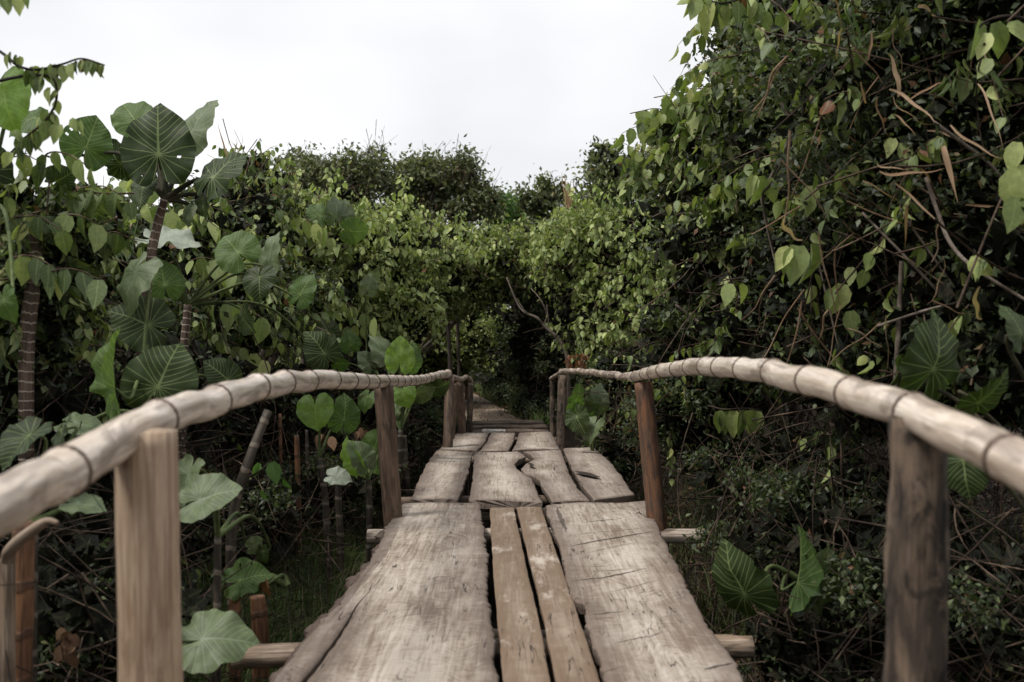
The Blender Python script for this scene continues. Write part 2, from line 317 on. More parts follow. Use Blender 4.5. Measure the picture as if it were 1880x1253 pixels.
def mesh_np(name, V, faces, mat, attrs=None, smooth=True):
    """V (n,3); faces: (m,k) array or list of such arrays"""
    if isinstance(faces, np.ndarray): faces = [faces]
    faces = [f for f in faces if len(f)]
    me = bpy.data.meshes.new(name)
    me.vertices.add(len(V)); me.vertices.foreach_set('co', np.ascontiguousarray(V, dtype=np.float32).ravel())
    nl = sum(f.size for f in faces); me.loops.add(nl)
    me.loops.foreach_set('vertex_index', np.concatenate([f.ravel() for f in faces]).astype(np.int32))
    sizes = np.concatenate([np.full(len(f), f.shape[1]) for f in faces])
    starts = np.concatenate([[0], np.cumsum(sizes)[:-1]]).astype(np.int32)
    me.polygons.add(len(sizes)); me.polygons.foreach_set('loop_start', starts)
    for an, av in (attrs or {}).items():
        av = np.asarray(av, np.float32)
        if av.ndim == 2:
            a = me.attributes.new(an, 'FLOAT_VECTOR', 'POINT'); a.data.foreach_set('vector', av.ravel())
        else:
            a = me.attributes.new(an, 'FLOAT', 'POINT'); a.data.foreach_set('value', av)
    me.update(calc_edges=True)
    if smooth: me.polygons.foreach_set('use_smooth', np.ones(len(sizes), bool))
    if mat: me.materials.append(M[mat] if isinstance(mat, str) else mat)
    return me

# --- templates for leaves: (verts, faces, uv)
def sym(side, mid, zf=1.0):
    return side, mid
VT = np.array([(0, .03, 0), (0, .34, -.005), (0, .68, -.035), (.02, 1.08, -.17),
               (-.15, .02, .04), (-.325, .27, .085), (-.325, .54, .06), (-.17, .83, -.04),
               (.15, .02, .04), (.325, .27, .085), (.325, .54, .06), (.17, .83, -.04)], float)
VF = np.array([(4, 5, 1, 0), (5, 6, 2, 1), (6, 7, 3, 2), (0, 1, 9, 8), (1, 2, 10, 9), (2, 3, 11, 10)])[:, ::-1]
ST = np.array([(0, 0, 0), (-.27, .45, .07), (0, .55, 0), (.27, .45, .07), (0, 1, -.1)], float)
SF = np.array([(0, 2, 1), (0, 3, 2), (1, 2, 4), (2, 3, 4)])
def norm(a): return a / (np.linalg.norm(a, axis=-1, keepdims=True) + 1e-9)
def frames(tip, nrm):
    y = norm(tip); z = norm(nrm - (nrm * y).sum(-1, keepdims=True) * y); x = np.cross(y, z)
    return np.stack([x, y, z], -1)      # columns
def leaf_mass(name, mat, pos, tip, nrm, size, parent=None, small=False, kind='stuff', label=None, wid=None):
    T, Fc = (ST, SF) if small else (VT, VF)
    N = len(pos)
    if N == 0: return None
    fr = frames(tip, nrm)
    t = np.repeat(T[None], N, 0) * np.asarray(size).reshape(-1, 1, 1)
    cup = rng.uniform(.2, 2.2, (N, 1)); t[:, :, 2] *= cup
    t[:, :, 0] *= rng.uniform(.75, 1.1, (N, 1)) if wid is None else wid
    V = np.einsum('nij,nkj->nki', fr, t) + pos[:, None, :]
    fa = (Fc[None] + (np.arange(N) * len(T))[:, None, None]).reshape(-1, Fc.shape[1])
    lf = np.empty((N, len(T), 3)); lf[:, :, :2] = T[None, :, :2]; lf[:, :, 2] = rng.random((N, 1))
    me = mesh_np(name, V.reshape(-1, 3), fa, mat, {'lf': lf.reshape(-1, 3)})
    return link(name, me, parent, kind=kind, label=label)

def tubes_np(paths, radii, sides=4):
    """paths (N,K,3), radii (N,K) -> V, F, tc"""
    N, K, _ = paths.shape
    d = np.gradient(paths, axis=1); d = norm(d)
    ref = np.where(np.abs(d[..., 2:3]) > .9, np.array([1., 0, 0]), np.array([0, 0, 1.]))
    a = norm(np.cross(d, ref)); b = np.cross(d, a)
    ang = np.arange(sides) / sides * 2 * np.pi
    c, s = np.cos(ang), np.sin(ang)
    V = paths[:, :, None] + radii[:, :, None, None] * (a[:, :, None] * c[:, None] + b[:, :, None] * s[:, None])
    i = np.arange(K - 1)[:, None] * sides + np.arange(sides)[None]
    j = np.arange(K - 1)[:, None] * sides + (np.arange(sides)[None] + 1) % sides
    q = np.stack([i, j, j + sides, i + sides], -1).reshape(-1, 4)
    Fa = (q[None] + (np.arange(N) * K * sides)[:, None, None]).reshape(-1, 4)
    return V.reshape(-1, 3), Fa
def twig_mass(name, mat, paths, radii, parent=None, sides=3, kind='stuff'):
    if len(paths) == 0: return None
    V, Fa = tubes_np(paths, radii, sides)
    return link(name, mesh_np(name, V, Fa, mat), parent, kind=kind)

def smooth_path(pts, n):
    """Catmull-Rom through control points"""
    p = [Vector(q) for q in pts]; p = [p[0] * 2 - p[1]] + p + [p[-1] * 2 - p[-2]]
    segs = len(p) - 3; res = []
    for k in range(n + 1):
        u = k / n * segs; i = min(int(u), segs - 1); t = u - i
        a, b, c, d = p[i:i + 4]
        res.append(.5 * ((2 * b) + (c - a) * t + (2 * a - 5 * b + 4 * c - d) * t * t + (3 * b - a - 3 * c + d) * t ** 3))
    return res
def interp_list(vals, n):
    return list(np.interp(np.linspace(0, len(vals) - 1, n + 1), range(len(vals)), vals))
def tube_mesh(name, path, radii, mat, sides=14, cap=True, rough=0.0, swell=None, flat=1.0, seed=0):
    """one round member; tc attribute carries the coordinate along and round it"""
    K = len(path); V = []; T = []; s = 0.0
    prev = None
    for k in range(K):
        d = (path[min(k + 1, K - 1)] - path[max(k - 1, 0)]).normalized()
        if prev is None:
            ref = Vector((0, 0, 1)) if abs(d.z) < .9 else Vector((0, 1, 0)); a = d.cross(ref).normalized()
        else: a = (prev - d * prev.dot(d)).normalized()
        prev = a; b = d.cross(a)
        if k: s += (path[k] - path[k - 1]).length
        for i in range(sides):
            th = i / sides * math.tau; r = radii[k]
            if swell: r *= swell(s)
            if rough: r *= 1 + rough * (noise.noise(Vector((math.cos(th) * 1.2 + seed, math.sin(th) * 1.2, s * 5))) + .5 * noise.noise(Vector((math.cos(th) * 3, math.sin(th) * 3 + seed, s * 14))))
            V.append(path[k] + (a * math.cos(th) + b * math.sin(th) * flat) * r); T.append((math.cos(th) * radii[k], math.sin(th) * radii[k], s))
    Fq = [(k * sides + i, k * sides + (i + 1) % sides, (k + 1) * sides + (i + 1) % sides, (k + 1) * sides + i) for k in range(K - 1) for i in range(sides)]
    fl = [np.array(Fq)]
    if cap:
        for k, sg in ((0, -1), (K - 1, 1)):
            c = len(V); V.append(path[k] + (path[k] - path[max(k - 1, 0)] if k else path[0] - path[1]).normalized() * radii[k] * .12); T.append((0, 0, T[k * sides][2]))
            fl.append(np.array([(c, k * sides + (i if sg > 0 else (i + 1) % sides), k * sides + ((i + 1) % sides if sg > 0 else i)) for i in range(sides)]))
    return mesh_np(name, np.array([tuple(v) for v in V]), fl, mat, {'tc': np.array(T)})

# ------------------------------------------------------------------ SETTING: ground, path
def axis(lo, hi, flo, fhi, step, grow=1.25):
    v = list(np.arange(flo, fhi + 1e-6, step)); s = step
    while v[-1] < hi: s *= grow; v.append(min(v[-1] + s, hi))
    s = step; 
    while v[0] > lo: s *= grow; v.insert(0, max(v[0] - s, lo))
    return np.array(v)
xs = axis(-400, 400, -8, 8, .12); ys = axis(-60, 600, -4.5, 32, .14)
XX, YY = np.meshgrid(xs, ys); ZZ = ground_h(XX, YY)
ZZ = ZZ + np.array([noise.noise(Vector((x * 2.3, y * 2.3, 0))) for x, y in zip(XX.ravel(), YY.ravel())]).reshape(XX.shape) * .05 * (np.abs(XX) < 9)
PC = -.13 - .105 * (YY - 13.9) - .010 * np.maximum(0.0, YY - 20) ** 2
pm = np.exp(-((XX - PC) / .75) ** 4) * sstep(YY, 12.9, 13.4) * (YY < 34)
ZZ = ZZ * (1 - pm) + (-.075) * pm
nx = len(xs); ny = len(ys)
ii = (np.arange(ny - 1)[:, None] * nx + np.arange(nx - 1)[None]).ravel()
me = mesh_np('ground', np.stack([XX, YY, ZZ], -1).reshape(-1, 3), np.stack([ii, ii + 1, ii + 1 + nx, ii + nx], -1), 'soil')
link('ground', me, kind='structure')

# path centre line and half-width, past the far end of the bridge
def path_c(y): return -.13 - .105 * (y - 13.9) - .010 * np.maximum(0.0, y - 20) ** 2
ys = np.arange(13.32, 31, .16); us = np.linspace(-1, 1, 13)
V = []
for y in ys:
    hw = .45 + .05 * noise.noise(Vector((3, y * .5, 0))) - .012 * (y - 13)
    for u in us:
        x = path_c(y) + u * (hw + .03 * noise.noise(Vector((u * 3, y * .7, 5))))
        V.append((x, y, -.03 - .045 * abs(u) ** 4 + .003 * noise.noise(Vector((x * 6, y * 2, 0)))))
n = len(us); ii = (np.arange(len(ys) - 1)[:, None] * n + np.arange(n - 1)[None]).ravel()
link('path', mesh_np('path', np.array(V), np.stack([ii, ii + 1, ii + 1 + n, ii + n], -1), 'path'), kind='structure')

# ------------------------------------------------------------------ THE FOOTBRIDGE
bridge = thing('footbridge', 'rustic plank footbridge with bamboo handrails leading over the gully to the path', 'footbridge', (0, 5.3, -1.0))

def plank(label, mat, left, right, thick=.055, jit=.010, fine=.004, z=0.0, ncol=16, step=.03, roll=.009, warp=.005, seed=0, end_jit=.008, holes=(), fade_side=0, name='plank'):
    """left / right: edge lines as world (x,y) running away from the camera; may hold several strips"""
    strips = [(left, right)] if not isinstance(left[0][0], (tuple, list, Vector)) else list(zip(left, right))
    VV = []; EE = []; Q = []; base = 0
    for si, (le, ri) in enumerate(strips):
        ly = [p[1] for p in le]; ry = [p[1] for p in ri]
        ln = max(ly[-1] - ly[0], ry[-1] - ry[0]); nr = max(8, int(ln / step))
        lx = [p[0] for p in le]; rx = [p[0] for p in ri]
        nrm_rows = []
        cross = ncol + 6
        for r in range(nr + 1):
            t = r / nr
            yl = ly[0] + (ly[-1] - ly[0]) * t; yr = ry[0] + (ry[-1] - ry[0]) * t
            xl = float(np.interp(yl, ly, lx)) + jit * noise.noise(Vector((seed + 3, yl * 4.2, 0))) * 2 + fine * noise.noise(Vector((seed + 3, yl * 22, 7))) * 2
            xr = float(np.interp(yr, ry, rx)) + jit * noise.noise(Vector((seed + 9, yr * 4.2, 0))) * 2 + fine * noise.noise(Vector((seed + 9, yr * 22, 7))) * 2
            if fade_side:
                k_ = .004 * noise.noise(Vector((40, yl * 9, 0)))
                if si == 0: xr = float(np.interp(yr, ry, rx)) + k_ + .001
                else: xl = float(np.interp(yl, ly, lx)) + k_
            if xr - xl < .004: xr = xl + .004
            wd = xr - xl; row = []
            for c in range(ncol):
                u = c / (ncol - 1)
                u2 = .5 - .5 * math.cos(u * math.pi) if ncol > 6 else u
                u = u * .3 + u2 * .7
                x = xl + wd * u; y = yl + (yr - yl) * u
                if r == 0 or r == nr: y += end_jit * noise.noise(Vector((x * 18, seed, 4))) * 1.6
                de = min(u * wd, (1 - u) * wd); dend = min(t, 1 - t) * ln
                zz = z + warp * noise.noise(Vector((x * 3.5 + seed, y * 1.1, 1))) * 2 + .0022 * noise.noise(Vector((x * 30, y * 14, seed)))
                lip = roll * (.6 + .8 * abs(noise.noise(Vector((seed + (1 if u > .5 else 5), y * 7, 2)))))
                if fade_side and ((si == 0 and u > .5) or (si == 1 and u <= .5)):
                    fd = max(0.0, min(1.0, (fade_side - y) / .5)); lip *= fd; de = de + .2 * (1 - fd)
                zz -= lip * math.exp(-de / .006) + .15 * lip * math.exp(-de / .03) + .006 * math.exp(-dend / .008)
                row.append((x, y, zz)); EE.append(min(de, dend * 1.4 + .01))
            th = thick * (1 + .15 * noise.noise(Vector((seed, yl * 3, 9))))
            bl = [(xr - .002, row[-1][1], z - th * .5), (xr - .010, row[-1][1], z - th), (xl + wd * .66, row[-1][1] * .66 + row[0][1] * .34, z - th), (xl + wd * .33, row[-1][1] * .33 + row[0][1] * .67, z - th), (xl + .010, row[0][1], z - th), (xl + .002, row[0][1], z - th * .5)]
            VV += row + bl; EE += [0.0] * 6
        for r in range(nr):
            for c in range(cross):
                a = base + r * cross + c; b = base + r * cross + (c + 1) % cross
                if c < ncol - 1 and holes:
                    p = VV[a]; q = VV[b + cross]
                    mxp, myp = (p[0] + q[0]) / 2, (p[1] + q[1]) / 2
                Q.append((a, b, b + cross, a + cross))
        # end faces
        for r0, fl in ((base, 0), (base + nr * cross, 1)):
            for c in range(ncol - 1):
                u = c / (ncol - 1); bi = r0 + ncol + 4 - int(round(u * 3)) if False else None
            idx_top = list(range(r0, r0 + ncol)); idx_bot = list(range(r0 + ncol, r0 + cross))
            # fan against bottom centre
            c0 = r0 + ncol + 2
            ring = idx_top + idx_bot
            for k in range(len(ring)):
                a, b = ring[k], ring[(k + 1) % len(ring)]
                if c0 in (a, b): continue
                Q.append((a, c0, b, b) if fl == 0 else (b, c0, a, a))
        base = len(VV)
    quads = np.array([q for q in Q if q[2] != q[3]]); tris = np.array([q[:3] for q in Q if q[2] == q[3]])
    me = mesh_np('plank', np.array(VV), [quads, tris], mat, {'edge': np.array(EE)}, smooth=True)
    # crisp arrises: only the worn top is shaded smooth
    ncr = ncol + 6; sm = np.zeros(len(me.polygons), bool); sm[:len(quads)] = (quads[:, 0] % ncr < ncol - 1); me.polygons.foreach_set('use_smooth', sm)
    # holes: remove top faces under a knot or gap
    return link(name, me, bridge, label)

def E(pts, near=None, z=0.0):
    """pixel edge list (near to far) -> world xy"""
    q = [G(px, py, z) for px, py in pts]
    q = [(v.x, v.y) for v in q]
    if near: q = list(near) + q
    return q
# front row (runs on under and behind the camera)
L1 = E([(497, 1253), (560, 1170), (620, 1105), (655, 1060), (690, 1010), (712, 960), (738, 922)], near=[(-.66, -.4), (-.70, 1.2), (-.72, 2.2)])
# the split that runs in from the near end
SPL = [(555, 1253), (612, 1180), (655, 1110), (692, 1070)]
Rt1 = E([(915, 1253), (911, 1210), (905, 1140), (893, 1085), (897, 1030), (891, 985), (884, 945), (880, 922)], near=[(.0, -.4), (-.02, 1.2), (-.035, 2.2)])
sp = E(SPL, near=[(-.57, -.4), (-.60, 1.5), (-.625, 2.2)])
yE = sp[-1][1]
def clip(line, y0=None, y1=None):
    ys_ = [p[1] for p in line]; xs_ = [p[0] for p in line]
    res = [p for p in line if (y0 is None or p[1] > y0) and (y1 is None or p[1] < y1)]
    if y0 is not None: res = [(float(np.interp(y0, ys_, xs_)), y0)] + res
    if y1 is not None: res = res + [(float(np.interp(y1, ys_, xs_)), y1)]
    return res
spl_l = [(x - .012 * (1 - max(0, (y - 2.2)) / (yE - 2.2)) - .001, y) for x, y in sp]
spl_r = [(x + .012 * (1 - max(0, (y - 2.2)) / (yE - 2.2)) + .001, y) for x, y in sp]
L1n = clip(L1, y1=yE)
# after the split's end the board is whole: keep two strips meeting along a closed line
endx = float(np.interp(G(0, 922).y, [p[1] for p in L1], [p[0] for p in L1])) + .16
seam = [sp[-1], (sp[-1][0] + .03, yE + .6), (endx, L1[-1][1])]
plank('broad grey plank with rough bark edge and a long split at its near left corner', 'plank',
      [L1, spl_r + seam[1:]], [spl_l + seam[1:], Rt1], jit=.006, fine=.006, ncol=26, roll=.012, seed=1, step=.022, fade_side=yE)
plank('ragged dark bark along the left edge of the front plank', 'bark_edge', [(x - .026 - .01 * noise.noise(Vector((0, y * 3, 0))), y + .001) for x, y in L1], [(x + .03, y) for x, y in L1],
      name='bark', z=-.016, thick=.05, jit=.022, fine=.018, ncol=6, step=.018, roll=.02, warp=.012, seed=21)
plank('narrow tan board, left one of the middle pair', 'plank_tan',
      E([(925, 1253), (915, 1150), (906, 1050), (899, 927)], near=[(.0, -.4), (-.01, 1.2), (-.02, 2.2)]),
      E([(1012, 1253), (990, 1130), (972, 1060), (943, 927)], near=[(.12, -.4), (.12, 1.2), (.12, 2.2)]), jit=.002, fine=.001, roll=.004, seed=2, z=-.012, warp=.002)
plank('narrow tan board with pale lichen, right one of the middle pair', 'plank_tan',
      E([(1022, 1253), (998, 1130), (981, 1060), (948, 927)], near=[(.13, -.4), (.135, 1.2), (.135, 2.2)]),
      E([(1105, 1253), (1070, 1150), (1034, 1045), (993, 927)], near=[(.28, -.4), (.275, 1.2), (.275, 2.2)]), jit=.002, fine=.001, roll=.004, seed=3, z=-.010, warp=.002)
plank('broad pale plank scored with dark crosswise cuts', 'plank_cut',
      E([(1112, 1253), (1078, 1150), (1074, 1106), (1052, 1100), (1044, 1080), (1030, 1010), (1000, 926)], near=[(.29, -.4), (.285, 1.2), (.285, 2.2)]),
      E([(1365, 1253), (1352, 1215), (1300, 1150), (1250, 1050), (1217, 985), (1190, 918)], near=[(.80, -.4), (.76, 1.2), (.73, 2.2)]), jit=.006, fine=.005, ncol=26, roll=.011, seed=4, step=.022)
# second row
plank('smooth grey plank on the left of the second row', 'plank_smooth',
      E([(755, 919), (770, 880), (786, 850), (802, 829)]), E([(841, 920), (858, 875), (868, 832)]), seed=5, z=.012, roll=.006, jit=.006)
crackL = [(995, 922), (992, 915), (984, 898), (977, 880), (962, 872), (949, 862), (944, 855), (952, 846), (966, 841), (958, 835), (951, 831)]
crackR = [(1015, 922), (1010, 915), (998, 898), (989, 882), (978, 875), (963, 870), (957, 861), (966, 851), (982, 844), (974, 836), (960, 831)]
def mono(pts):      # the crack's lines must run steadily away from the camera
    q = E(pts); r = [q[0]]
    for a in q[1:]:
        r.append((a[0], max(a[1], r[-1][1] + .015)))
    return r
plank('wide worn plank in the middle of the second row, with a crooked crack down its right edge', 'plank_smooth',
      E([(861, 921), (868, 880), (871, 832)]), mono(crackL), seed=6, z=.010, roll=.006, jit=.004, step=.02, ncol=20)
plank('wavy worn plank right of the crooked crack in the second row', 'plank_smooth',
      mono(crackR), E([(1084, 921), (1060, 898), (1046, 872), (1036, 845), (1029, 827)]), seed=7, z=.006, roll=.006, jit=.004, step=.02, ncol=18)
plank('swirly grained plank with a dark knot hole jutting out on the right', 'plank_smooth',
      E([(1090, 921), (1066, 892), (1048, 858), (1034, 826)]), E([(1164, 911), (1140, 876), (1120, 850), (1088, 822)]), seed=8, z=.014, roll=.007, jit=.006)
# third row
plank('left plank of the third row', 'plank_smooth', E([(805, 827), (822, 812), (838, 795)]), E([(876, 828), (890, 812), (898, 795)]), seed=9, z=.006, jit=.006)
plank('middle plank of the third row', 'plank_smooth', E([(879, 829), (894, 812), (901, 795)]), E([(933, 828), (942, 812), (946, 795)]), seed=10, z=.004, jit=.004)
plank('right plank of the third row', 'plank', E([(940, 828), (949, 812), (953, 795)]), E([(1028, 826), (1020, 810), (1012, 794)]), seed=11, z=.008, jit=.004)
# cross boards at the far end
plank('small bleached white board at the far end', 'plank_white', E([(885, 793.5), (886, 791)]), E([(928, 793.5), (928, 790.5)]), z=.02, thick=.03, jit=.001, fine=.001, seed=12, roll=.003, step=.02)
plank('dark brown crosswise board at the far end, nearest the planks', 'plank_brown', E([(865, 793), (866, 787.5)]), E([(1008, 792), (1007, 787)]), z=-.004, thick=.05, jit=.004, seed=13, roll=.006, step=.03)
plank('dark brown crosswise board at the far end, second', 'plank_brown', E([(862, 786.5), (864, 781.5)]), E([(1006, 786), (1003, 781)]), z=.012, thick=.05, jit=.004, seed=14, roll=.006, step=.03)
plank('dark brown crosswise board at the far end, beside the path', 'plank_brown', E([(866, 780.6), (868, 775.5)]), E([(1000, 780), (997, 774)]), z=.02, thick=.05, jit=.004, seed=15, roll=.006, step=.03)
# knot hole (a rough near black dish set on the board) in the jutting plank, and the loose splinter in the front gap
def knot(px, py, rx, ry, rot, label):
    c = G(px, py, .030); V = []; n = 18
    for ring, (k, dz) in enumerate(((1.25, .001), (.95, .005), (.6, -.004), (0.25, -.012))):
        for i in range(n):
            a = i / n * math.tau; rr = k * (1 + .35 * noise.noise(Vector((math.cos(a) * 1.5 + px, math.sin(a) * 1.5, ring * .3))))
            x, y = rx * rr * math.cos(a), ry * rr * math.sin(a)
            V.append((c.x + x * math.cos(rot) - y * math.sin(rot), c.y + x * math.sin(rot) + y * math.cos(rot), c.z + dz))
    q = [(r * n + i, r * n + (i + 1) % n, (r + 1) * n + (i + 1) % n, (r + 1) * n + i) for r in range(3) for i in range(n)]
    V.append((c.x, c.y, c.z - .014)); t = [(3 * n + i, 3 * n + (i + 1) % n, 4 * n) for i in range(n)]
    me = mesh_np('knot', np.array(V), [np.array(q), np.array(t)], 'hole', {'tc': np.array(V) * 2})
    link('knot', me, bridge, label)
knot(1078, 871, .034, .15, R(20), 'dark open knot in the jutting plank')
knot(975, 853, .016, .09, R(8), 'small dark knot right of the crooked crack')

# cross logs under the planks
def log(label, a, b, r, mat='log', seed=0, rough=.08):
    pts = smooth_path([a, (Vector(a) + Vector(b)) / 2 + Vector((0, .01, .004)), b], 26)
    link('cross_log', tube_mesh('cross_log', pts, [r] * 27, mat, sides=16, rough=rough, seed=seed), bridge, label)
a = P(428, 1205, 3.6); log('near log poking out under the left plank edge', (a.x, 3.6, -.115), (.45, 3.66, -.108), .043, 'log', 1)
a = P(1400, 1185, 3.6); log('short broken log poking out under the right plank edge', (a.x, 3.75, -.125), (-.3, 3.8, -.115), .040, 'log', 2, .25)
a = P(432, 1250, 3.5); log('dark log below the near one on the left', (a.x, 3.45, -.215), (.3, 3.45, -.21), .04, 'post_brown', 3)
a = P(675, 985, 5.9); b = P(1297, 978, 5.9); log('pale log reaching out on both sides at the second posts', (a.x, 5.9, -.115), (b.x, 5.86, -.105), .044, 'bamboo_far', 4, .03)
log('log under the joint of the first and second plank rows', (-.80, 6.62, -.11), (.9, 6.6, -.11), .045, 'log', 5)
log('log under the middle of the second plank row', (-.82, 7.2, -.115), (.86, 7.3, -.115), .04, 'post_brown', 6)
log('log under the joint of the second and third plank rows', (-.78, 9.72, -.10), (.95, 9.72, -.10), .045, 'log', 7)
log('log under the far end of the third plank row', (-.70, 11.85, -.10), (.6, 11.85, -.10), .045, 'post_brown', 8)
log('log under the near end of the front planks', (-.75, .9, -.115), (.85, .9, -.115), .045, 'log', 9)
log('log behind the viewer under the front planks', (-.75, -.3, -.115), (.85, -.3, -.115), .045, 'log', 10)

def post(label, top, bot, w_top, w_bot, mat, seed=0, rough=.05, n=34, flat=1.0, mid=None):
    zb = gh(bot.x, bot.y) - .15
    dirv = (bot - top); k = (top.z - zb) / max(top.z - bot.z, .01); end = top + dirv * k
    pts = [top] + ([mid] if mid else []) + [bot, end] if (end - bot).length > .05 else [top, bot]
    path = smooth_path(pts, n); rad = interp_list([w_top / 2, w_bot / 2, w_bot / 2], n)
    link('post', tube_mesh('post', path, rad, mat, sides=22, rough=rough, seed=seed, flat=flat), bridge, label)
def dX(px, X): return F * X / (px - CX)
post('near left tan post, smooth and pale', P(268, 792, 2.02) , P(277, 1253, 2.03), .122, .124, 'post_tan', 1, .05)
post('near right post, dark, knotty and weathered', P(1687, 765, 1.92), P(1678, 1253, 1.93), .108, .112, 'post_dark', 2, .17)
post('second left post, brown and leaning outwards at its foot', P(704, 708, 5.9), P(722, 960, 5.95), .116, .116, 'post_brown', 3, .04)
post('second right post, rusty brown and leaning', P(1181, 703, 5.95), P(1206, 960, 5.9), .108, .118, 'post_rust', 4, .04)
post('third left post, brown', P(826, 696, 10.2), P(822, 826, 10.0), .098, .102, 'post_brown', 5, .06)
post('fourth left post, brown and slimmer', P(843, 703, 11.6), P(848, 795, 11.7), .10, .10, 'post_brown', 6, .06)
post('third right post, grey', P(1033, 690, 10.4), P(1029, 822, 10.3), .098, .094, 'post_dark', 7, .06)
post('fourth right post, thin and grey', P(1014, 698, 12.1), P(1014, 795, 12.1), .06, .065, 'post_dark', 8, .05)
post('fifth left post, dark, under the bent rail end', P(864, 708, 12.2), P(862, 790, 12.2), .075, .07, 'post_dark', 9, .06)
post('prop behind the third left post', P(836, 705, 10.9), P(833, 760, 10.9), .05, .05, 'post_brown', 10, .05)

def rail(label, pts, dia, node_gap, mat, first=.13, seed=0, nseg=None, sides=18):
    n = nseg or int(sum((Vector(a) - Vector(b)).length for a, b in zip(pts, pts[1:])) / .022)
    path = smooth_path(pts, n); rad = interp_list([d / 2 for d in dia], n)
    path = [p + Vector((noise.noise(Vector((k * .022 * 2.2, seed, 0))) * .008, 0, noise.noise(Vector((k * .022 * 2.6, seed, 5))) * .009)) for k, p in enumerate(path)]
    rad = [q * (1 + .07 * noise.noise(Vector((k * .022 * 3.1, seed, 9)))) for k, q in enumerate(rad)]
    Lc = [0.0]
    for a, b in zip(path, path[1:]): Lc.append(Lc[-1] + (a - b).length)
    nodes = []; s = first; k = 0
    while s < Lc[-1] - .04:
        nodes.append(s); k += 1; s += node_gap * (1 + .42 * noise.noise(Vector((k * 1.7, seed, 0))))
    na = np.array(nodes) if nodes else np.array([-9.])
    def swell(s):
        d = np.abs(na - s).min(); return 1 + .075 * math.exp(-(d / .018) ** 2) - .012 * math.exp(-(d / .09) ** 2)
    body = link('handrail', tube_mesh('handrail', path, rad, mat, sides=sides, swell=swell, rough=.018, seed=seed), bridge, label)
    arr = np.array([tuple(p) for p in path])
    for s in nodes:
        c = Vector([float(np.interp(s, Lc, arr[:, i])) for i in range(3)])
        c2 = Vector([float(np.interp(min(s + .02, Lc[-1]), Lc, arr[:, i])) for i in range(3)])
        d = (c2 - c).normalized(); r = float(np.interp(s, Lc, rad)) * 1.078
        rp_ = [c + d * q for q in (-.009, -.005, 0, .004, .009)]
        ring = tube_mesh('node', rp_, [r * .96, r * 1.03, r * 1.05, r * 1.02, r * .96], 'node', sides=16, cap=False)
        link('node', ring, body)
def RX(px, py, X): return P(px, py, F * X / (px - CX))
lx = -.78
rail('left handrail pole, pale bamboo bowing up from the near edge', [(-.80, -.5, .58), (-.79, .6, .69), RX(0, 927, -.78), RX(120, 866, -.78), RX(275, 776, -.765), RX(385, 739, -.76), RX(459, 716, -.755), RX(525, 704, -.755), RX(600, 698, -.755), P(700, 701, 5.75), P(767, 698, 7.9), P(800, 691, 9.4), P(823, 686, 10.3)],
     [.082, .084, .084, .084, .078, .078, .076, .076, .076, .076, .074, .078, .082], .40, 'bamboo', first=.28, seed=1)
rail('right handrail pole, pale bamboo bowing up from the near edge', [(.80, -.5, .60), (.79, .6, .72), RX(1880, 858, .78), RX(1781, 806, .78), RX(1631, 742, .775), RX(1480, 699, .77), RX(1390, 681, .765), RX(1300, 673, .76), RX(1215, 681, .77), P(1160, 692, 6.35)],
     [.072, .072, .072, .072, .074, .074, .072, .072, .070, .062], .36, 'bamboo', first=.30, seed=2)
rail('thin far right handrail pole', [P(1166, 693, 6.3), P(1110, 687, 7.7), P(1060, 682, 9.5), P(1030, 682.5, 10.8)], [.05, .052, .054, .058], .30, 'bamboo_far', seed=3, sides=12)
rail('short last handrail piece on the right, bent down', [P(1031, 684, 10.7), P(1020, 690, 11.5), P(1011, 696, 12.2)], [.045, .045, .045], .3, 'bamboo_far', seed=4, sides=12)
rail('short dark handrail piece at the far left, its end bent down over the post', [P(830, 692, 10.3), P(845, 697, 11.3), P(857, 693, 12.0), P(864, 699, 12.2), P(865, 712, 12.22)], [.05, .06, .06, .06, .055], .3, 'bamboo_far', seed=5, sides=12)

# ------------------------------------------------------------------ vegetation builders
NLEAF = []
for kx in range(4):
    t = VT.copy(); t[:, 2] *= (.4, 1.0, 1.7, 2.4)[kx]; t[:, 0] *= (1.0, .9, 1.05, .8)[kx]; t[3, 0] += (.05, -.06, .02, 0)[kx]; t[2, 2] -= .03 * kx
    lf = np.zeros((len(t), 3)); lf[:, :2] = VT[:, :2]; NLEAF.append((t, lf))
LEAFME = {}
def leaf_parts(parent, mat, pos, tip, nrm, size, name='leaf'):
    fr = frames(tip, nrm)
    for i in range(len(pos)):
        k = random.randrange(4); key = (mat, k)
        if key not in LEAFME: LEAFME[key] = mesh_np('leaf', NLEAF[k][0], VF, mat, {'lf': NLEAF[k][1]})
        o = bpy.data.objects.new(name, LEAFME[key]); COL.objects.link(o); o.parent = parent
        m = Matrix(fr[i].tolist()).to_4x4() @ Matrix.Scale(float(size[i]), 4)
        m.translation = Vector(pos[i]) - wloc[parent]
        o.matrix_local = m
def rdir(n): return norm(rng.normal(size=(n, 3)))

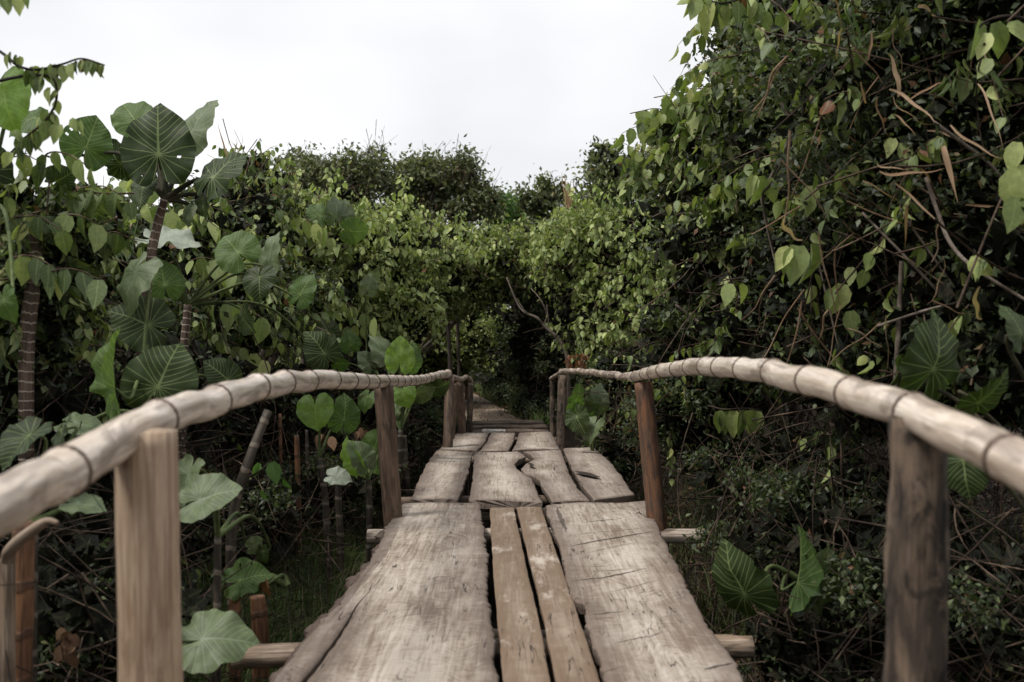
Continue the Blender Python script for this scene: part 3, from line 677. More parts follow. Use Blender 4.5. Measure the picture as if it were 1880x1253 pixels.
def make_clumps(ells, per, k=.34):
    w_ = np.array([e[6] if len(e) > 6 else 1.0 for e in ells]); w_ = w_ / w_.sum(); n = int(per * len(ells)); idx = rng.choice(len(ells), n, p=w_)
    C = np.array([tuple(P(*e[:3])) for e in ells]); Rr = np.array([(e[3] * e[2] / F, e[5], e[4] * e[2] / F) for e in ells])
    d = rdir(n); d[:, 1] = np.where(rng.random(n) < .5, -np.abs(d[:, 1]), d[:, 1])
    c = C[idx] + d * Rr[idx] * rng.uniform(.45, 1.16, (n, 1)); rr = Rr[idx].min(1, keepdims=True) * rng.uniform(.45, 1.4, (n, 1)) * k
    return c, rr * np.array([1.25, 1.1, .8])
def clump_sample(cl, n, sig=.3):
    c, rr = cl; w_ = (rr ** 2).sum(1); idx = rng.choice(len(c), n, p=w_ / w_.sum()); d = rdir(n); d[:, 2] = np.where(rng.random(n) < .45, np.abs(d[:, 2]), d[:, 2])
    return c[idx] + d * rr[idx] * (1 - np.abs(rng.normal(0, sig, (n, 1)))), norm(d)
def ell_sample(ells, n, rmin=.0, rsig=.13, front=.8, shell=True):
    w_ = np.array([e[6] if len(e) > 6 else 1.0 for e in ells]); w_ = w_ / w_.sum()
    idx = rng.choice(len(ells), n, p=w_)
    C = np.array([tuple(P(*e[:3])) for e in ells]); Rr = np.array([(e[3] * e[2] / F, e[5], e[4] * e[2] / F) for e in ells])
    d = rdir(n)
    flip = (rng.random(n) < (front - .5) * 2) ; d[:, 1] = np.where(flip, -np.abs(d[:, 1]), d[:, 1])
    lump = 1 + .13 * np.sin(6 * d[:, 0] + 5 * d[:, 2] + idx * 1.7) + .10 * np.sin(11 * d[:, 2] - 7 * d[:, 0] + idx) + .07 * np.sin(17 * d[:, 0] + 13 * d[:, 1] + 2 * idx)
    rad = (1 - np.abs(rng.normal(0, rsig, n))) * lump if shell else rng.uniform(rmin, .84, n) ** .6 * lump * .92
    p = C[idx] + d * rad[:, None] * Rr[idx]
    out_ = norm(d / Rr[idx])
    return p, out_

def sprig_leaves(o, d, nleaf, ln, size, droop=.35, hang=1.0):
    """o,d (N,3): twigs with two-ranked hanging leaves -> leaf arrays + twig paths"""
    N = len(o); t = np.linspace(.12, 1, nleaf)
    ln = np.asarray(ln).reshape(-1, 1, 1)
    down = np.array([0, 0, -1.])
    pos = o[:, None] + d[:, None] * ln * t[None, :, None] + down * (droop * ln * t[None, :, None] ** 2)
    pos = pos + rng.normal(0, .012, pos.shape)
    tang = norm(d[:, None] + down * (2 * droop * t[None, :, None]))
    side = norm(np.cross(tang, np.array([0, 0, 1.]) + 1e-3)); sg = np.where(np.arange(nleaf) % 2 == 0, 1., -1.)[None, :, None]
    tip = norm(down * hang + side * sg * .45 + tang * .35 + rng.normal(0, .22, pos.shape))
    nrm = norm(np.cross(tang, tip) * np.where(rng.random((N, 1, 1)) < .5, 1, -1) + rng.normal(0, .35, pos.shape) + np.array([0, 0, .35]))
    sz = size * rng.uniform(.65, 1.2, (N, nleaf)) * (1 - .25 * t[None])
    tk = np.linspace(0, 1, 4)[None, :, None]
    tw = o[:, None] + d[:, None] * ln * tk + down * (droop * ln * tk ** 2)
    return pos.reshape(-1, 3), tip.reshape(-1, 3), nrm.reshape(-1, 3), sz.ravel(), tw
def visible_score(pos, size):
    d = np.maximum(pos[:, 1], .3); px = CX + pos[:, 0] / d * F; py = HY - (pos[:, 2] - EYE) / d * F
    ok = (px > -20) & (px < 1900) & (py > -20) & (py < 1273) & (pos[:, 1] > .8)
    return np.where(ok, size / d, 0)
def above(p, m=.03): return p[:, 2] > ground_h(p[:, 0], p[:, 1]) + m
def clear_bridge(p, m=.84):     # keep the deck and the walkway free
    return ~((np.abs(p[:, 0] + .02) < m) & (p[:, 1] < 13.3) & (p[:, 1] > -3) & (p[:, 2] < 2.1))

def branches(parent, base, ends, r0, r1, mat='branch', name='branch', wob=.12, sides=7):
    for e in ends:
        b = Vector(base) + Vector((random.uniform(-.15, .15), random.uniform(-.15, .15), 0)); e = Vector(e)
        m1 = b.lerp(e, .35) + Vector((random.uniform(-wob, wob), random.uniform(-wob, wob), .25 * (e.z - b.z) * .5))
        m2 = b.lerp(e, .7) + Vector((random.uniform(-wob, wob), random.uniform(-wob, wob), .12 * (e.z - b.z)))
        link(name, tube_mesh(name, smooth_path([b, m1, m2, e], 12), interp_list([r0, r0 * .75, r1 * 1.4, r1], 12), mat, sides=sides, cap=False, rough=.08), parent)

SHRUBS = {}
def bush(name, label, cat, base, ells, spr=0, leaf=.1, spr_len=.35, fine=0, fsize=.05, core=0, csize=.12, single=0, mats=('vine', 'fine', 'core'),
         nb=6, br=(.03, .008), group=None, twigs=0, nleaf=7, fine_up=.4, brmat='branch', stems=None, droop=.35, sig=.13, csig=None, brname='branch', clump=16, ck=.33):
    bz = gh(base[0], base[1]); t = thing(name, label, cat, (base[0], base[1], bz), group)
    cl = make_clumps(ells, clump, ck)
    if spr:
        o, od = ell_sample(ells, spr, rsig=sig)
        o2, od2 = clump_sample(cl, spr); pick = rng.random(spr) < .72; o = np.where(pick[:, None], o2, o); od = np.where(pick[:, None], od2, od); k = above(o, .25) & clear_bridge(o); o, od = o[k], od[k]
        d = norm(od * .55 + rdir(len(o)) * .8 + np.array([0, -.15, .15]))
        up = (rng.random(len(o)) < .2) & (od[:, 2] > .25); d[up] = norm(rdir(int(up.sum())) * .45 + np.array([0, -.1, 1.0])); lmul = np.where(up, 1.7, 1.0)
        pos, tip, nr, sz, tw = sprig_leaves(o, d, nleaf, rng.uniform(.5, 1.3, len(o)) * spr_len * lmul, leaf, droop)
        k = above(pos, .05) & clear_bridge(pos, .8); pos, tip, nr, sz = pos[k], tip[k], nr[k], sz[k]
        sc_ = visible_score(pos, sz) * (1.0 + .5 * (1 - np.clip(pos[:, 1] / 20, 0, 1)))
        order = np.argsort(-sc_); ns = min(single, int((sc_ > 0).sum()))
        s, r = order[:ns], order[ns:]
        if ns: leaf_parts(t, mats[0], pos[s], tip[s], nr[s], sz[s])
        SHRUBS[label] = t
        leaf_mass('foliage', mats[0], pos[r], tip[r], nr[r], sz[r], t, small=leaf * 1.0 / max(1, base[1]) < .004)
        twig_mass('twigs', 'twig', tw, np.repeat(np.array([[.005, .004, .003, .0015]]), len(tw), 0), t)
    if fine:
        p, od = clump_sample(cl, fine); pa, oa = ell_sample(ells, fine, rsig=sig * 1.2); pick = rng.random(fine) < (.3 if spr else .05); p = np.where(pick[:, None], pa, p); od = np.where(pick[:, None], oa, od)
        tuft = p[rng.integers(0, len(p), len(p) // 7 + 1)]; ci = rng.integers(0, len(tuft), len(p)); p = np.where(rng.random((len(p), 1)) < .5, tuft[ci] + rng.normal(0, fsize * 1.3, p.shape), p)
        k = above(p) & clear_bridge(p); p2, od = p[k], od[k]
        tip = norm(rdir(len(p2)) + od * .4 + np.array([0, 0, -.25])); nr = norm(rdir(len(p2)) * .8 + od * .5 + np.array([0, 0, fine_up]))
        leaf_mass('small_foliage', mats[1], p2, tip, nr, fsize * rng.uniform(.55, 1.4, len(p2)), t, small=True)
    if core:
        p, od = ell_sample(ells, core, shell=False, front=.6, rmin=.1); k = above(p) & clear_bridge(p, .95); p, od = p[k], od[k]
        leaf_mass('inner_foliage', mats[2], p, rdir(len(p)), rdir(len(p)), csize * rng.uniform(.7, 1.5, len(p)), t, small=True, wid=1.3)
    if twigs:
        p, od = ell_sample(ells, twigs, rsig=.22); k = above(p) & clear_bridge(p, .9); p, od = p[k], od[k]
        dd = norm(rdir(len(p)) + np.array([0, 0, .3])); q = np.linspace(0, 1, 6)[None, :, None]; ln = rng.uniform(.3, 1.1, (len(p), 1, 1))
        w_ = rdir(len(p))[:, None] * np.sin(q * 3.1) * .12
        twig_mass('bare_twigs', 'shade_dark_twig' if 'ground cover' in label or 'undergrowth' in label else 'twig', p[:, None] + (dd[:, None] * q + w_) * ln - dd[:, None] * ln * .5, np.repeat(np.array([[.0055, .005, .0045, .004, .003, .002]]), len(p), 0), t)
    if nb:
        e, _ = ell_sample(ells, nb * 3, rsig=.3, front=.85); e = e[above(e, .3) & clear_bridge(e, .9)][:nb]
        branches(t, (base[0], base[1], bz - .05), e, br[0], br[1], brmat, wob=.18, name=brname)
    return t

# ------------------------------------------------------------------ right side
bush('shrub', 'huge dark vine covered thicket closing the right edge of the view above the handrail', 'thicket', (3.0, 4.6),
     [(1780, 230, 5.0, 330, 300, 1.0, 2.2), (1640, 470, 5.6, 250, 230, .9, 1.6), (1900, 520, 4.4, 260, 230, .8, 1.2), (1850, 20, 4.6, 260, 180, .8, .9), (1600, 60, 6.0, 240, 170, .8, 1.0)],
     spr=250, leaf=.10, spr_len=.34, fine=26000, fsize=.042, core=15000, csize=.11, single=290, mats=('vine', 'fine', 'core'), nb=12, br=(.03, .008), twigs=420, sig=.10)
bush('shrub', 'tall bushy shrub on the right whose crown stands out against the white sky', 'shrub', (2.2, 8.2),
     [(1350, 260, 8.2, 130, 112, .8, 1.3), (1280, 305, 8.6, 80, 75, .7, .7), (1420, 140, 7.6, 112, 105, .7, 1.0), (1450, 20, 7.0, 160, 110, .7, .9), (1400, 420, 7.8, 210, 150, .9, 1.2), (1240, 240, 8.8, 46, 36, .35, .3), (1480, 300, 7.2, 150, 160, .7, 1.0)],
     spr=520, leaf=.135, spr_len=.40, fine=26000, fsize=.05, core=14000, csize=.13, single=290, mats=('vine', 'fine', 'core'), nb=11, br=(.035, .008), twigs=160, sig=.11)
bush('shrub', 'dark leafy undergrowth with bare brown twigs below the tall shrub, right of the second post', 'undergrowth shrub', (2.5, 7.6),
     [(1330, 600, 8.2, 170, 95, .8, 1.0), (1480, 600, 7.0, 200, 110, .8, 1.0), (1300, 720, 8.4, 150, 90, .7, 1.0), (1700, 700, 5.2, 260, 120, .7, 1.0)],
     spr=120, leaf=.095, fine=15000, fsize=.045, core=12000, csize=.12, single=120, mats=('vine', 'fine', 'core'), nb=8, br=(.018, .006), twigs=450, brmat='twig')
bush('shrub', 'light green shrub with hanging heart leaves beyond the far right posts', 'shrub', (2.1, 13.0),
     [(1120, 470, 13.0, 120, 85, 1.1, 1.2), (1185, 560, 12.2, 130, 95, .9, 1.2), (1085, 580, 13.2, 75, 85, .8, .8), (1230, 450, 12.0, 110, 80, .8, .8), (1040, 455, 13.6, 60, 42, .6, .4)],
     spr=1250, leaf=.10, spr_len=.34, fine=16000, fsize=.06, core=9000, csize=.14, single=280, mats=('vine_pale', 'fine_light', 'core'), nb=9, br=(.03, .008), twigs=160, sig=.09)
bush('shrub', 'dark small leaved shrub low down behind the third right post', 'shrub', (1.6, 11.6),
     [(1120, 690, 12.4, 110, 60, .6, 1.0), (1090, 760, 11.0, 60, 50, .5, .6), (1200, 700, 10.6, 110, 80, .6, 1.0)],
     spr=60, leaf=.08, fine=9000, fsize=.045, core=7000, csize=.11, single=60, mats=('vine', 'fine', 'core'), nb=5, br=(.015, .005), twigs=160)
bush('tree', 'dark tree with feathery top standing behind the light green shrub on the right', 'tree', (2.0, 19.5),
     [(1125, 340, 19.5, 62, 42, .8, 1.2), (1110, 295, 19.5, 30, 32, .5, .5), (1165, 330, 20, 45, 50, .7, .8), (1075, 385, 20, 50, 34, .7, .6), (1125, 420, 20, 90, 50, .8, .8)],
     fine=8000, fsize=.11, core=900, csize=.14, mats=('tree', 'tree', 'core'), nb=7, br=(.06, .015), brmat='bark', sig=.2)
bush('tree', 'low loose tree on the skyline above the tunnel of the path', 'tree', (1.5, 22.6),
     [(975, 380, 22, 45, 28, .8, 1.0), (1015, 362, 22, 30, 26, .6, .7), (950, 405, 22, 50, 28, .8, .8)],
     fine=4200, fsize=.12, core=350, csize=.14, mats=('tree', 'tree', 'core'), nb=6, br=(.05, .012), brmat='bark', sig=.25)
bush('shrub', 'fresh green bushy top on the skyline, brightest in the background', 'shrub', (1.1, 22.8),
     [(910, 378, 21, 24, 26, .5, 1.0), (925, 410, 21, 34, 26, .5, .9)],
     fine=3800, fsize=.09, core=500, csize=.12, mats=('lime_fine', 'lime_fine', 'core'), nb=4, br=(.03, .01), brmat='bark', sig=.2)

# ------------------------------------------------------------------ centre, round the mouth of the path
bush('tree', 'arching tree over the mouth of the path with greyish small leaves', 'tree', (-2.3, 16.6),
     [(890, 480, 15.6, 120, 62, .9, 1.5), (960, 470, 15.8, 95, 55, .8, 1.0), (820, 520, 15.0, 70, 60, .7, .9), (1000, 515, 15.2, 42, 34, .5, .4), (850, 535, 16, 50, 34, .6, .4)],
     spr=260, leaf=.10, spr_len=.3, fine=19000, fsize=.075, core=6500, csize=.14, single=40, mats=('vine', 'fine_light', 'core'), nb=9, br=(.05, .012), brmat='bark', twigs=160, sig=.14)
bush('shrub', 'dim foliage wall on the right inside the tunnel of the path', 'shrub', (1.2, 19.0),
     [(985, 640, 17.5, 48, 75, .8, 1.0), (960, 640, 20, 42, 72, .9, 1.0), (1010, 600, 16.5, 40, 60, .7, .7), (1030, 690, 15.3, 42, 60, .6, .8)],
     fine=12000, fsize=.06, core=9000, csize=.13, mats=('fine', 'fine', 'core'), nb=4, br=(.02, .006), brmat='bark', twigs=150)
bush('tree', 'added canopy over the path, blocking the sky to darken the tunnel', 'tree', (1.3, 18.2),  # leaf roof added to keep sky light out of the tunnel
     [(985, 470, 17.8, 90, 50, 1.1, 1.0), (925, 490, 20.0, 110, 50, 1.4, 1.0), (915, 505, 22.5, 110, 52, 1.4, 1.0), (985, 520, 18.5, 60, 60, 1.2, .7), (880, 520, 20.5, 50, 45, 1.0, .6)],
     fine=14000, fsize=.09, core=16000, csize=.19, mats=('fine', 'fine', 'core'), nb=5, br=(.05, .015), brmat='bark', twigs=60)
bush('shrub', 'brushwood with shade-blackened leaves on the right flank of the tunnel', 'shrub', (1.0, 16.2),  # near black inner leaves stand in for the shade of the tunnel side
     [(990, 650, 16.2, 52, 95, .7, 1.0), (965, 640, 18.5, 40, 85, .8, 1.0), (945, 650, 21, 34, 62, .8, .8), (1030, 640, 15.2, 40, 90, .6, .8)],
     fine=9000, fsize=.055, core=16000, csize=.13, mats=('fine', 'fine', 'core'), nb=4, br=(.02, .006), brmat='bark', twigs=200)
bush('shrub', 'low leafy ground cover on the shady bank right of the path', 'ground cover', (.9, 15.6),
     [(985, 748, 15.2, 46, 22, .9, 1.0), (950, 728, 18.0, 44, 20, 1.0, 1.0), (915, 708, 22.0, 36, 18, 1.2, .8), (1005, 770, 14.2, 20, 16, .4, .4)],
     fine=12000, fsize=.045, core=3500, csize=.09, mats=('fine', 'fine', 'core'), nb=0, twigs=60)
bush('shrub', 'olive foliage tinted as if sunlit at the back of the tunnel where the path turns', 'shrub', (.6, 26.0),  # lighter leaf colour stands in for the light falling here
     [(885, 620, 26, 40, 52, .9, 1.2), (905, 590, 25, 32, 36, .8, .8), (925, 640, 24, 30, 52, .8, .8), (860, 590, 27, 40, 50, .8, .8)],
     fine=15000, fsize=.08, core=5000, csize=.16, mats=('tree', 'fine_light', 'core'), nb=0, clump=20)
bush('shrub', 'leafy wall left of the path behind the far left posts', 'shrub', (-2.6, 19.0),
     [(800, 600, 18.5, 75, 95, 1.0, 1.4), (740, 640, 17, 85, 80, .9, 1.0), (800, 690, 19, 60, 35, .8, .6)],
     spr=90, leaf=.1, fine=15000, fsize=.07, core=9000, csize=.15, single=30, mats=('vine', 'fine_light', 'core'), nb=8, br=(.03, .01), brmat='bark', twigs=300)

# ------------------------------------------------------------------ left side
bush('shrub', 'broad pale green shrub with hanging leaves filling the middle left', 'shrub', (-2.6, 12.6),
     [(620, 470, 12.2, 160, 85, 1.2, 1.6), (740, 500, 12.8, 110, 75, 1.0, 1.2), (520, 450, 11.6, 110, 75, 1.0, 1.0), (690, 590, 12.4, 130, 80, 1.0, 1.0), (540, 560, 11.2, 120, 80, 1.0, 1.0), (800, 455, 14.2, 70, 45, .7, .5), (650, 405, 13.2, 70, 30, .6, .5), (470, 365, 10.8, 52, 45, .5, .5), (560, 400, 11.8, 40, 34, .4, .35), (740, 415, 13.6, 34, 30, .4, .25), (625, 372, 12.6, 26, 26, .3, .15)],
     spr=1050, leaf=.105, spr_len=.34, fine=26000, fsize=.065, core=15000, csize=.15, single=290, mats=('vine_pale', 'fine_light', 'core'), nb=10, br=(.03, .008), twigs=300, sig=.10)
bush('shrub', 'tangled pale green shrub behind the tall heart leaved plant on the left', 'shrub', (-3.2, 8.2),
     [(330, 470, 8.4, 150, 80, .9, 1.2), (440, 400, 9.4, 90, 60, .8, .8), (190, 490, 7.6, 140, 80, .8, 1.1), (420, 560, 8.6, 150, 100, .9, 1.2), (250, 600, 7.6, 160, 100, .8, 1.1), (470, 340, 9.8, 42, 42, .5, .25)],
     spr=900, leaf=.10, spr_len=.30, fine=22000, fsize=.055, core=13000, csize=.13, single=290, mats=('vine', 'fine', 'core'), nb=9, br=(.022, .006), twigs=220, sig=.12)
bush('shrub', 'near vine shrub at the left edge of the view with grey green leaves', 'shrub', (-2.9, 4.8),
     [(40, 510, 4.9, 140, 90, .5, 1.3), (110, 430, 5.0, 110, 40, .45, .7), (40, 372, 4.8, 80, 26, .3, .4), (170, 375, 5.2, 50, 22, .3, .2), (60, 600, 5.0, 130, 80, .5, .6)],
     spr=250, leaf=.095, spr_len=.20, fine=7000, fsize=.042, core=1300, csize=.08, single=290, mats=('vine', 'fine', 'core'), nb=5, br=(.013, .004), twigs=25, sig=.2, brmat='dark_twig')
bush('shrub', 'shadowy undergrowth of fine brown twigs and small leaves below the left handrail', 'undergrowth shrub', (-2.7, 6.6),
     [(480, 760, 8.6, 170, 90, .8, 1.0), (250, 720, 6.8, 220, 110, .8, 1.0), (90, 780, 5.2, 220, 120, .7, 1.0), (640, 720, 10.4, 110, 75, .7, .8), (100, 980, 4.8, 220, 110, .6, .6)],
     spr=60, leaf=.08, fine=9000, fsize=.045, core=14000, csize=.12, single=80, mats=('vine', 'fine', 'core'), nb=8, br=(.014, .005), twigs=650, brmat='twig')
bush('tree', 'dark spreading tree with a ragged crown on the left of the skyline', 'tree', (-5.0, 19.5),
     [(600, 345, 19, 68, 42, 1.0, 1.3), (560, 320, 19, 38, 32, .7, .6), (665, 330, 19, 52, 42, .8, 1.0), (694, 290, 19, 18, 24, .4, .25), (620, 400, 19, 90, 45, .9, 1.0), (560, 380, 19, 38, 52, .7, .6)],
     fine=17000, fsize=.095, core=300, csize=.14, mats=('tree', 'tree', 'core'), nb=16, br=(.07, .014), brmat='bark', sig=.17, twigs=300, clump=34, ck=.36)
bush('tree', 'dark round topped tree in the centre left of the skyline', 'tree', (-2.1, 20.0),
     [(810, 330, 20, 55, 36, .8, 1.2), (765, 350, 20, 45, 48, .8, 1.0), (855, 320, 20, 38, 32, .7, .7), (880, 362, 20, 32, 30, .6, .4), (800, 395, 20, 100, 42, .9, .9)],
     fine=16000, fsize=.095, core=300, csize=.14, mats=('tree', 'tree', 'core'), nb=16, br=(.07, .014), brmat='bark', sig=.17, twigs=300, clump=34, ck=.36)
bush('shrub', 'low dark ground cover of tiny leaves on the bank right of the deck', 'undergrowth shrub', (2.4, 5.6),
     [(1420, 860, 6.6, 170, 80, .7, 1.0), (1560, 980, 5.2, 220, 130, .7, 1.2), (1750, 1100, 4.2, 260, 130, .6, 1.0), (1480, 1200, 4.4, 120, 60, .4, .4), (1290, 800, 8.6, 70, 60, .5, .4)],
     fine=20000, fsize=.034, core=9000, csize=.085, mats=('fine', 'fine', 'core'), nb=0, twigs=380)
bush('shrub', 'low dark ground cover of tiny leaves on the bank left of the deck', 'undergrowth shrub', (-2.2, 5.4),
     [(420, 960, 6.4, 150, 80, .6, 1.0), (560, 900, 8.0, 110, 70, .6, .9), (150, 1120, 3.9, 220, 110, .5, .9), (640, 850, 9.5, 80, 55, .5, .6)],
     fine=15000, fsize=.034, core=9000, csize=.085, mats=('fine', 'fine', 'core'), nb=0, twigs=300)
bush('shrub', 'small dark weeds on the bank left of the far bridge end', 'undergrowth shrub', (-1.5, 12.0),
     [(770, 770, 12.2, 60, 34, .6, 1.0), (720, 810, 11.0, 60, 40, .6, 1.0), (800, 745, 13.6, 40, 22, .6, .6), (690, 880, 8.8, 45, 34, .4, .6)],
     fine=9000, fsize=.045, core=3500, csize=.09, nb=0, mats=('fine', 'fine', 'core'), twigs=160)
bush('shrub', 'small dark weeds on the bank right of the far bridge end', 'undergrowth shrub', (1.3, 12.0),
     [(1070, 800, 11.4, 45, 34, .5, 1.0), (1140, 830, 10.0, 50, 44, .5, 1.0), (1045, 770, 13.0, 26, 24, .5, .6)],
     fine=8000, fsize=.045, core=3000, csize=.09, nb=0, mats=('fine', 'fine', 'core'), twigs=160)
# far wood that closes every gap at ground level
n = 42000; p = np.column_stack([rng.uniform(-26, 26, n), rng.uniform(31, 37, n), rng.uniform(0, 4.6, n)]); p[:, 2] = np.minimum(p[:, 2], 3.6 + .8 * np.sin(p[:, 0])) + ground_h(p[:, 0], p[:, 1])
o = leaf_mass('distant_wood', 'tree', p, rdir(n), rdir(n), .30 * rng.uniform(.6, 1.4, n), small=True, wid=1.2); meta(o, 'dark far off wood closing the view beyond the path', 'wood')
# the thickets go on behind the camera and further back on both sides
for (lb, bx, by, ex) in (('dark thicket beside the bridge behind the viewer, right', 3.2, .2, (3.0, .2)), ('dark thicket beside the bridge behind the viewer, left', -3.4, .4, (-3.3, .4))):
    t = thing('shrub', lb, 'thicket', (bx, by, gh(bx, by)))
    n = 7000; d = rdir(n); r = rng.uniform(.4, 1, n)[:, None] ** .4
    p = np.array([ex[0], ex[1], .5]) + d * r * np.array([1.5, 2.2, 1.5]); p = p[above(p) & (np.abs(p[:, 0]) > 1.5)]
    leaf_mass('foliage', 'fine', p, rdir(len(p)), rdir(len(p)), .13 * rng.uniform(.6, 1.4, len(p)), t, small=True)
    branches(t, (bx, by, gh(bx, by)), [(bx + random.uniform(-.8, .8), by + random.uniform(-1, 1), random.uniform(1, 2.4)) for _ in range(5)], .03, .01)

# ------------------------------------------------------------------ heart leaved plants (elephant ears)
def taro_outline(a, tipk=1.0):
    """radius about the petiole joint, a = angle from the tip (0..pi)"""
    A = [0, .10, .28, .55, .9, 1.3, 1.7, 2.1, 2.5, 2.8, 2.98, 3.08, math.pi]
    Rr = [.70, .65, .60, .555, .515, .49, .475, .465, .45, .39, .27, .13, .05]
    k = min(max(0, int(np.searchsorted(A, a)) - 1), len(A) - 2); t = (a - A[k]) / (A[k + 1] - A[k]); h = A[k + 1] - A[k]
    m0 = (Rr[k + 1] - Rr[k - 1]) / (A[k + 1] - A[k - 1]) if k > 0 else (Rr[1] - Rr[0]) / (A[1] - A[0]); m1 = (Rr[k + 2] - Rr[k]) / (A[k + 2] - A[k]) if k + 2 < len(A) else (Rr[-1] - Rr[-2]) / h
    return (2 * t ** 3 - 3 * t ** 2 + 1) * Rr[k] + (t ** 3 - 2 * t ** 2 + t) * h * m0 + (3 * t ** 2 - 2 * t ** 3) * Rr[k + 1] + (t ** 3 - t ** 2) * h * m1
def taro_mesh(mat, fold=.12, wave=.02, cup=.1, nr=8, na=60, holes=0, seed=0):
    V = [(0, 0, 0)]; lf = [(0, 0, 0)]
    for r in range(1, nr + 1):
        k = r / nr
        for i in range(na):
            a = (i / na) * math.tau; aa = a if a <= math.pi else math.tau - a; sg = 1 if a <= math.pi else -1
            rr = taro_outline(aa) * (1 + .045 * noise.noise(Vector((math.cos(a) * 3, math.sin(a) * 3, seed))))
            x = sg * math.sin(aa) * rr * k; y = math.cos(aa) * rr * k
            z = fold * abs(x) * (1.2 if y > 0 else .8) - cup * (x * x + y * y) * 1.6 + wave * k ** 5 * math.sin(a * 7 + seed) + .008 * k ** 3 * math.sin(a * 19 + seed * 2)
            z += .05 * noise.noise(Vector((x * 4 + seed, y * 4, 0))) + wave * .7 * k ** 8 * math.sin(a * 11 + seed * 3)
            z -= (.22 + .25 * ((seed * .37) % 1)) * max(0, y - .15) ** 2 + .28 * ((seed * .61) % 1) * max(0, -y) ** 1.5; x += .10 * (((seed * .83) % 1) - .5) * y * abs(y) * 2
            V.append((x, y, z)); lf.append((x, y, 0))
    T = [(0, 1 + (i + 1) % na, 1 + i) for i in range(na)]; Q = []
    rr_ = random.Random(seed)
    kill = set()
    for _ in range(holes): kill.add((rr_.randrange(3, nr - 1), rr_.randrange(na)))
    for r in range(nr - 1):
        for i in range(na):
            if (r, i) in kill: continue
            a0 = 1 + r * na + i; a1 = 1 + r * na + (i + 1) % na
            Q.append((a0, a1, a1 + na, a0 + na))
    return mesh_np('leaf', np.array(V), [np.array(T), np.array(Q)], mat, {'lf': np.array(lf)})
tcount = [0]
def taro(label, base, leaves, trunk=None, trad=.03, tmat='taro_trunk', pet='petiole', prad=.008, group=None):
    """leaves: (px, py, d, length_px, tip_deg, roll, pitch, mat, [opts]); px,py = middle of the blade"""
    b = Vector(base); t = thing('elephant_ear_plant', label, 'plant', (b.x, b.y, gh(b.x, b.y)), group)
    foot = Vector((b.x, b.y, gh(b.x, b.y) - .04)); top = b
    if trunk:
        pts = [foot] + [Vector(q) for q in trunk]; top = pts[-1]
        link('trunk', tube_mesh('trunk', smooth_path(pts, 40), interp_list([trad * 1.15] + [trad] * (len(pts) - 2) + [trad * .8], 40), tmat, sides=14, rough=.06, seed=tcount[0]), t)
    for lfv in leaves:
        px, py, d, Lp, tipdeg, roll, pitch, mat = lfv[:8]; o_ = lfv[8] if len(lfv) > 8 else {}
        tcount[0] += 1
        Ln = Lp * d / F / 1.12
        ang = R(tipdeg); tip = Vector((math.sin(ang), 0, math.cos(ang))); nr = Vector((0, -1, 0))
        if roll: nr = Matrix.Rotation(R(roll), 3, tip) @ nr
        if pitch:
            sd_ = tip.cross(nr); rm = Matrix.Rotation(R(pitch), 3, sd_); tip = rm @ tip; nr = rm @ nr
        me = taro_mesh(mat, fold=o_.get('fold', random.uniform(.02, .22)), wave=o_.get('wave', .025), cup=o_.get('cup', random.uniform(.0, .25)), holes=o_.get('holes', 0), seed=tcount[0])
        jc = P(px, py, d) - tip * Ln * .15
        o = bpy.data.objects.new('leaf', me); COL.objects.link(o); o.parent = t
        x = tip.cross(nr)
        m = Matrix((x, tip, nr)).transposed().to_4x4() @ Matrix.Diagonal((Ln * o_.get('w', 1.0), Ln, Ln, 1))
        m.translation = jc - wloc[t]; o.matrix_local = m
        if o_.get('label'): o['label'] = o_['label']
        s = o_.get('from', top); s = Vector(s)
        c = s.lerp(jc, .55) + Vector((0, .04, .18 * (jc - s).length)) - nr * .03
        c2 = jc - tip * Ln * .14 - nr * .05
        pp = smooth_path([s, c, c2, jc - nr * .004], 16)
        link('petiole', tube_mesh('petiole', pp, interp_list([prad * 1.5, prad, prad * .75, prad * .45], 16), o_.get('pet', pet), sides=7, cap=False), t)
    return t
# tall plant, upper left
b = P(250, 950, 5.3)
taro('tallest elephant ear plant, its big dark veined leaf standing against the sky on the left', (b.x, 5.3, 0), [
    (290, 262, 5.15, 168, -4, 8, -8, 'taro_dark', dict(holes=5, fold=.02, cup=.05, w=.93)),
    (243, 214, 5.5, 100, -30, 20, -20, 'taro_mid', dict(w=.95)),
    (358, 228, 5.5, 128, 12, -42, -10, 'taro_pale', dict(fold=.1)),
    (402, 312, 5.1, 128, 30, -42, -10, 'taro_dark', dict(holes=4, fold=.06)),
    (163, 258, 5.3, 108, 22, 28, -8, 'taro_mid', dict(holes=3, fold=.03)),
    (214, 292, 5.5, 88, -30, -30, 20, 'taro_dark', dict(holes=5)),
    (262, 350, 5.2, 72, 175, 20, 30, 'taro_dark'),
    (372, 372, 5.2, 62, 150, 40, 30, 'taro_dark'),
    (345, 395, 5.2, 48, 200, 40, 0, 'taro_pale')],
    trunk=[P(255, 760, 5.3), P(263, 600, 5.3), P(276, 480, 5.3), P(290, 410, 5.3), P(303, 365, 5.25)], trad=.025, pet='dark_petiole', prad=.011)
# far left edge
b = P(-40, 900, 4.3)
taro('elephant ear plant cut by the left edge, with a large bright green leaf coloured as if back lit', (b.x, 4.3, 0), [
    (8, 182, 4.1, 128, 165, 12, 10, 'taro_lime', dict(w=1.05, fold=.02)),
    (52, 222, 4.5, 92, 215, 35, 30, 'taro_mid'),
    (-40, 300, 4.3, 120, -40, 20, 10, 'taro_dark'),
    (10, 560, 3.6, 74, 160, 20, 0, 'taro_mid')],
    trunk=[P(-40, 600, 4.3), P(-30, 380, 4.3)], trad=.03)
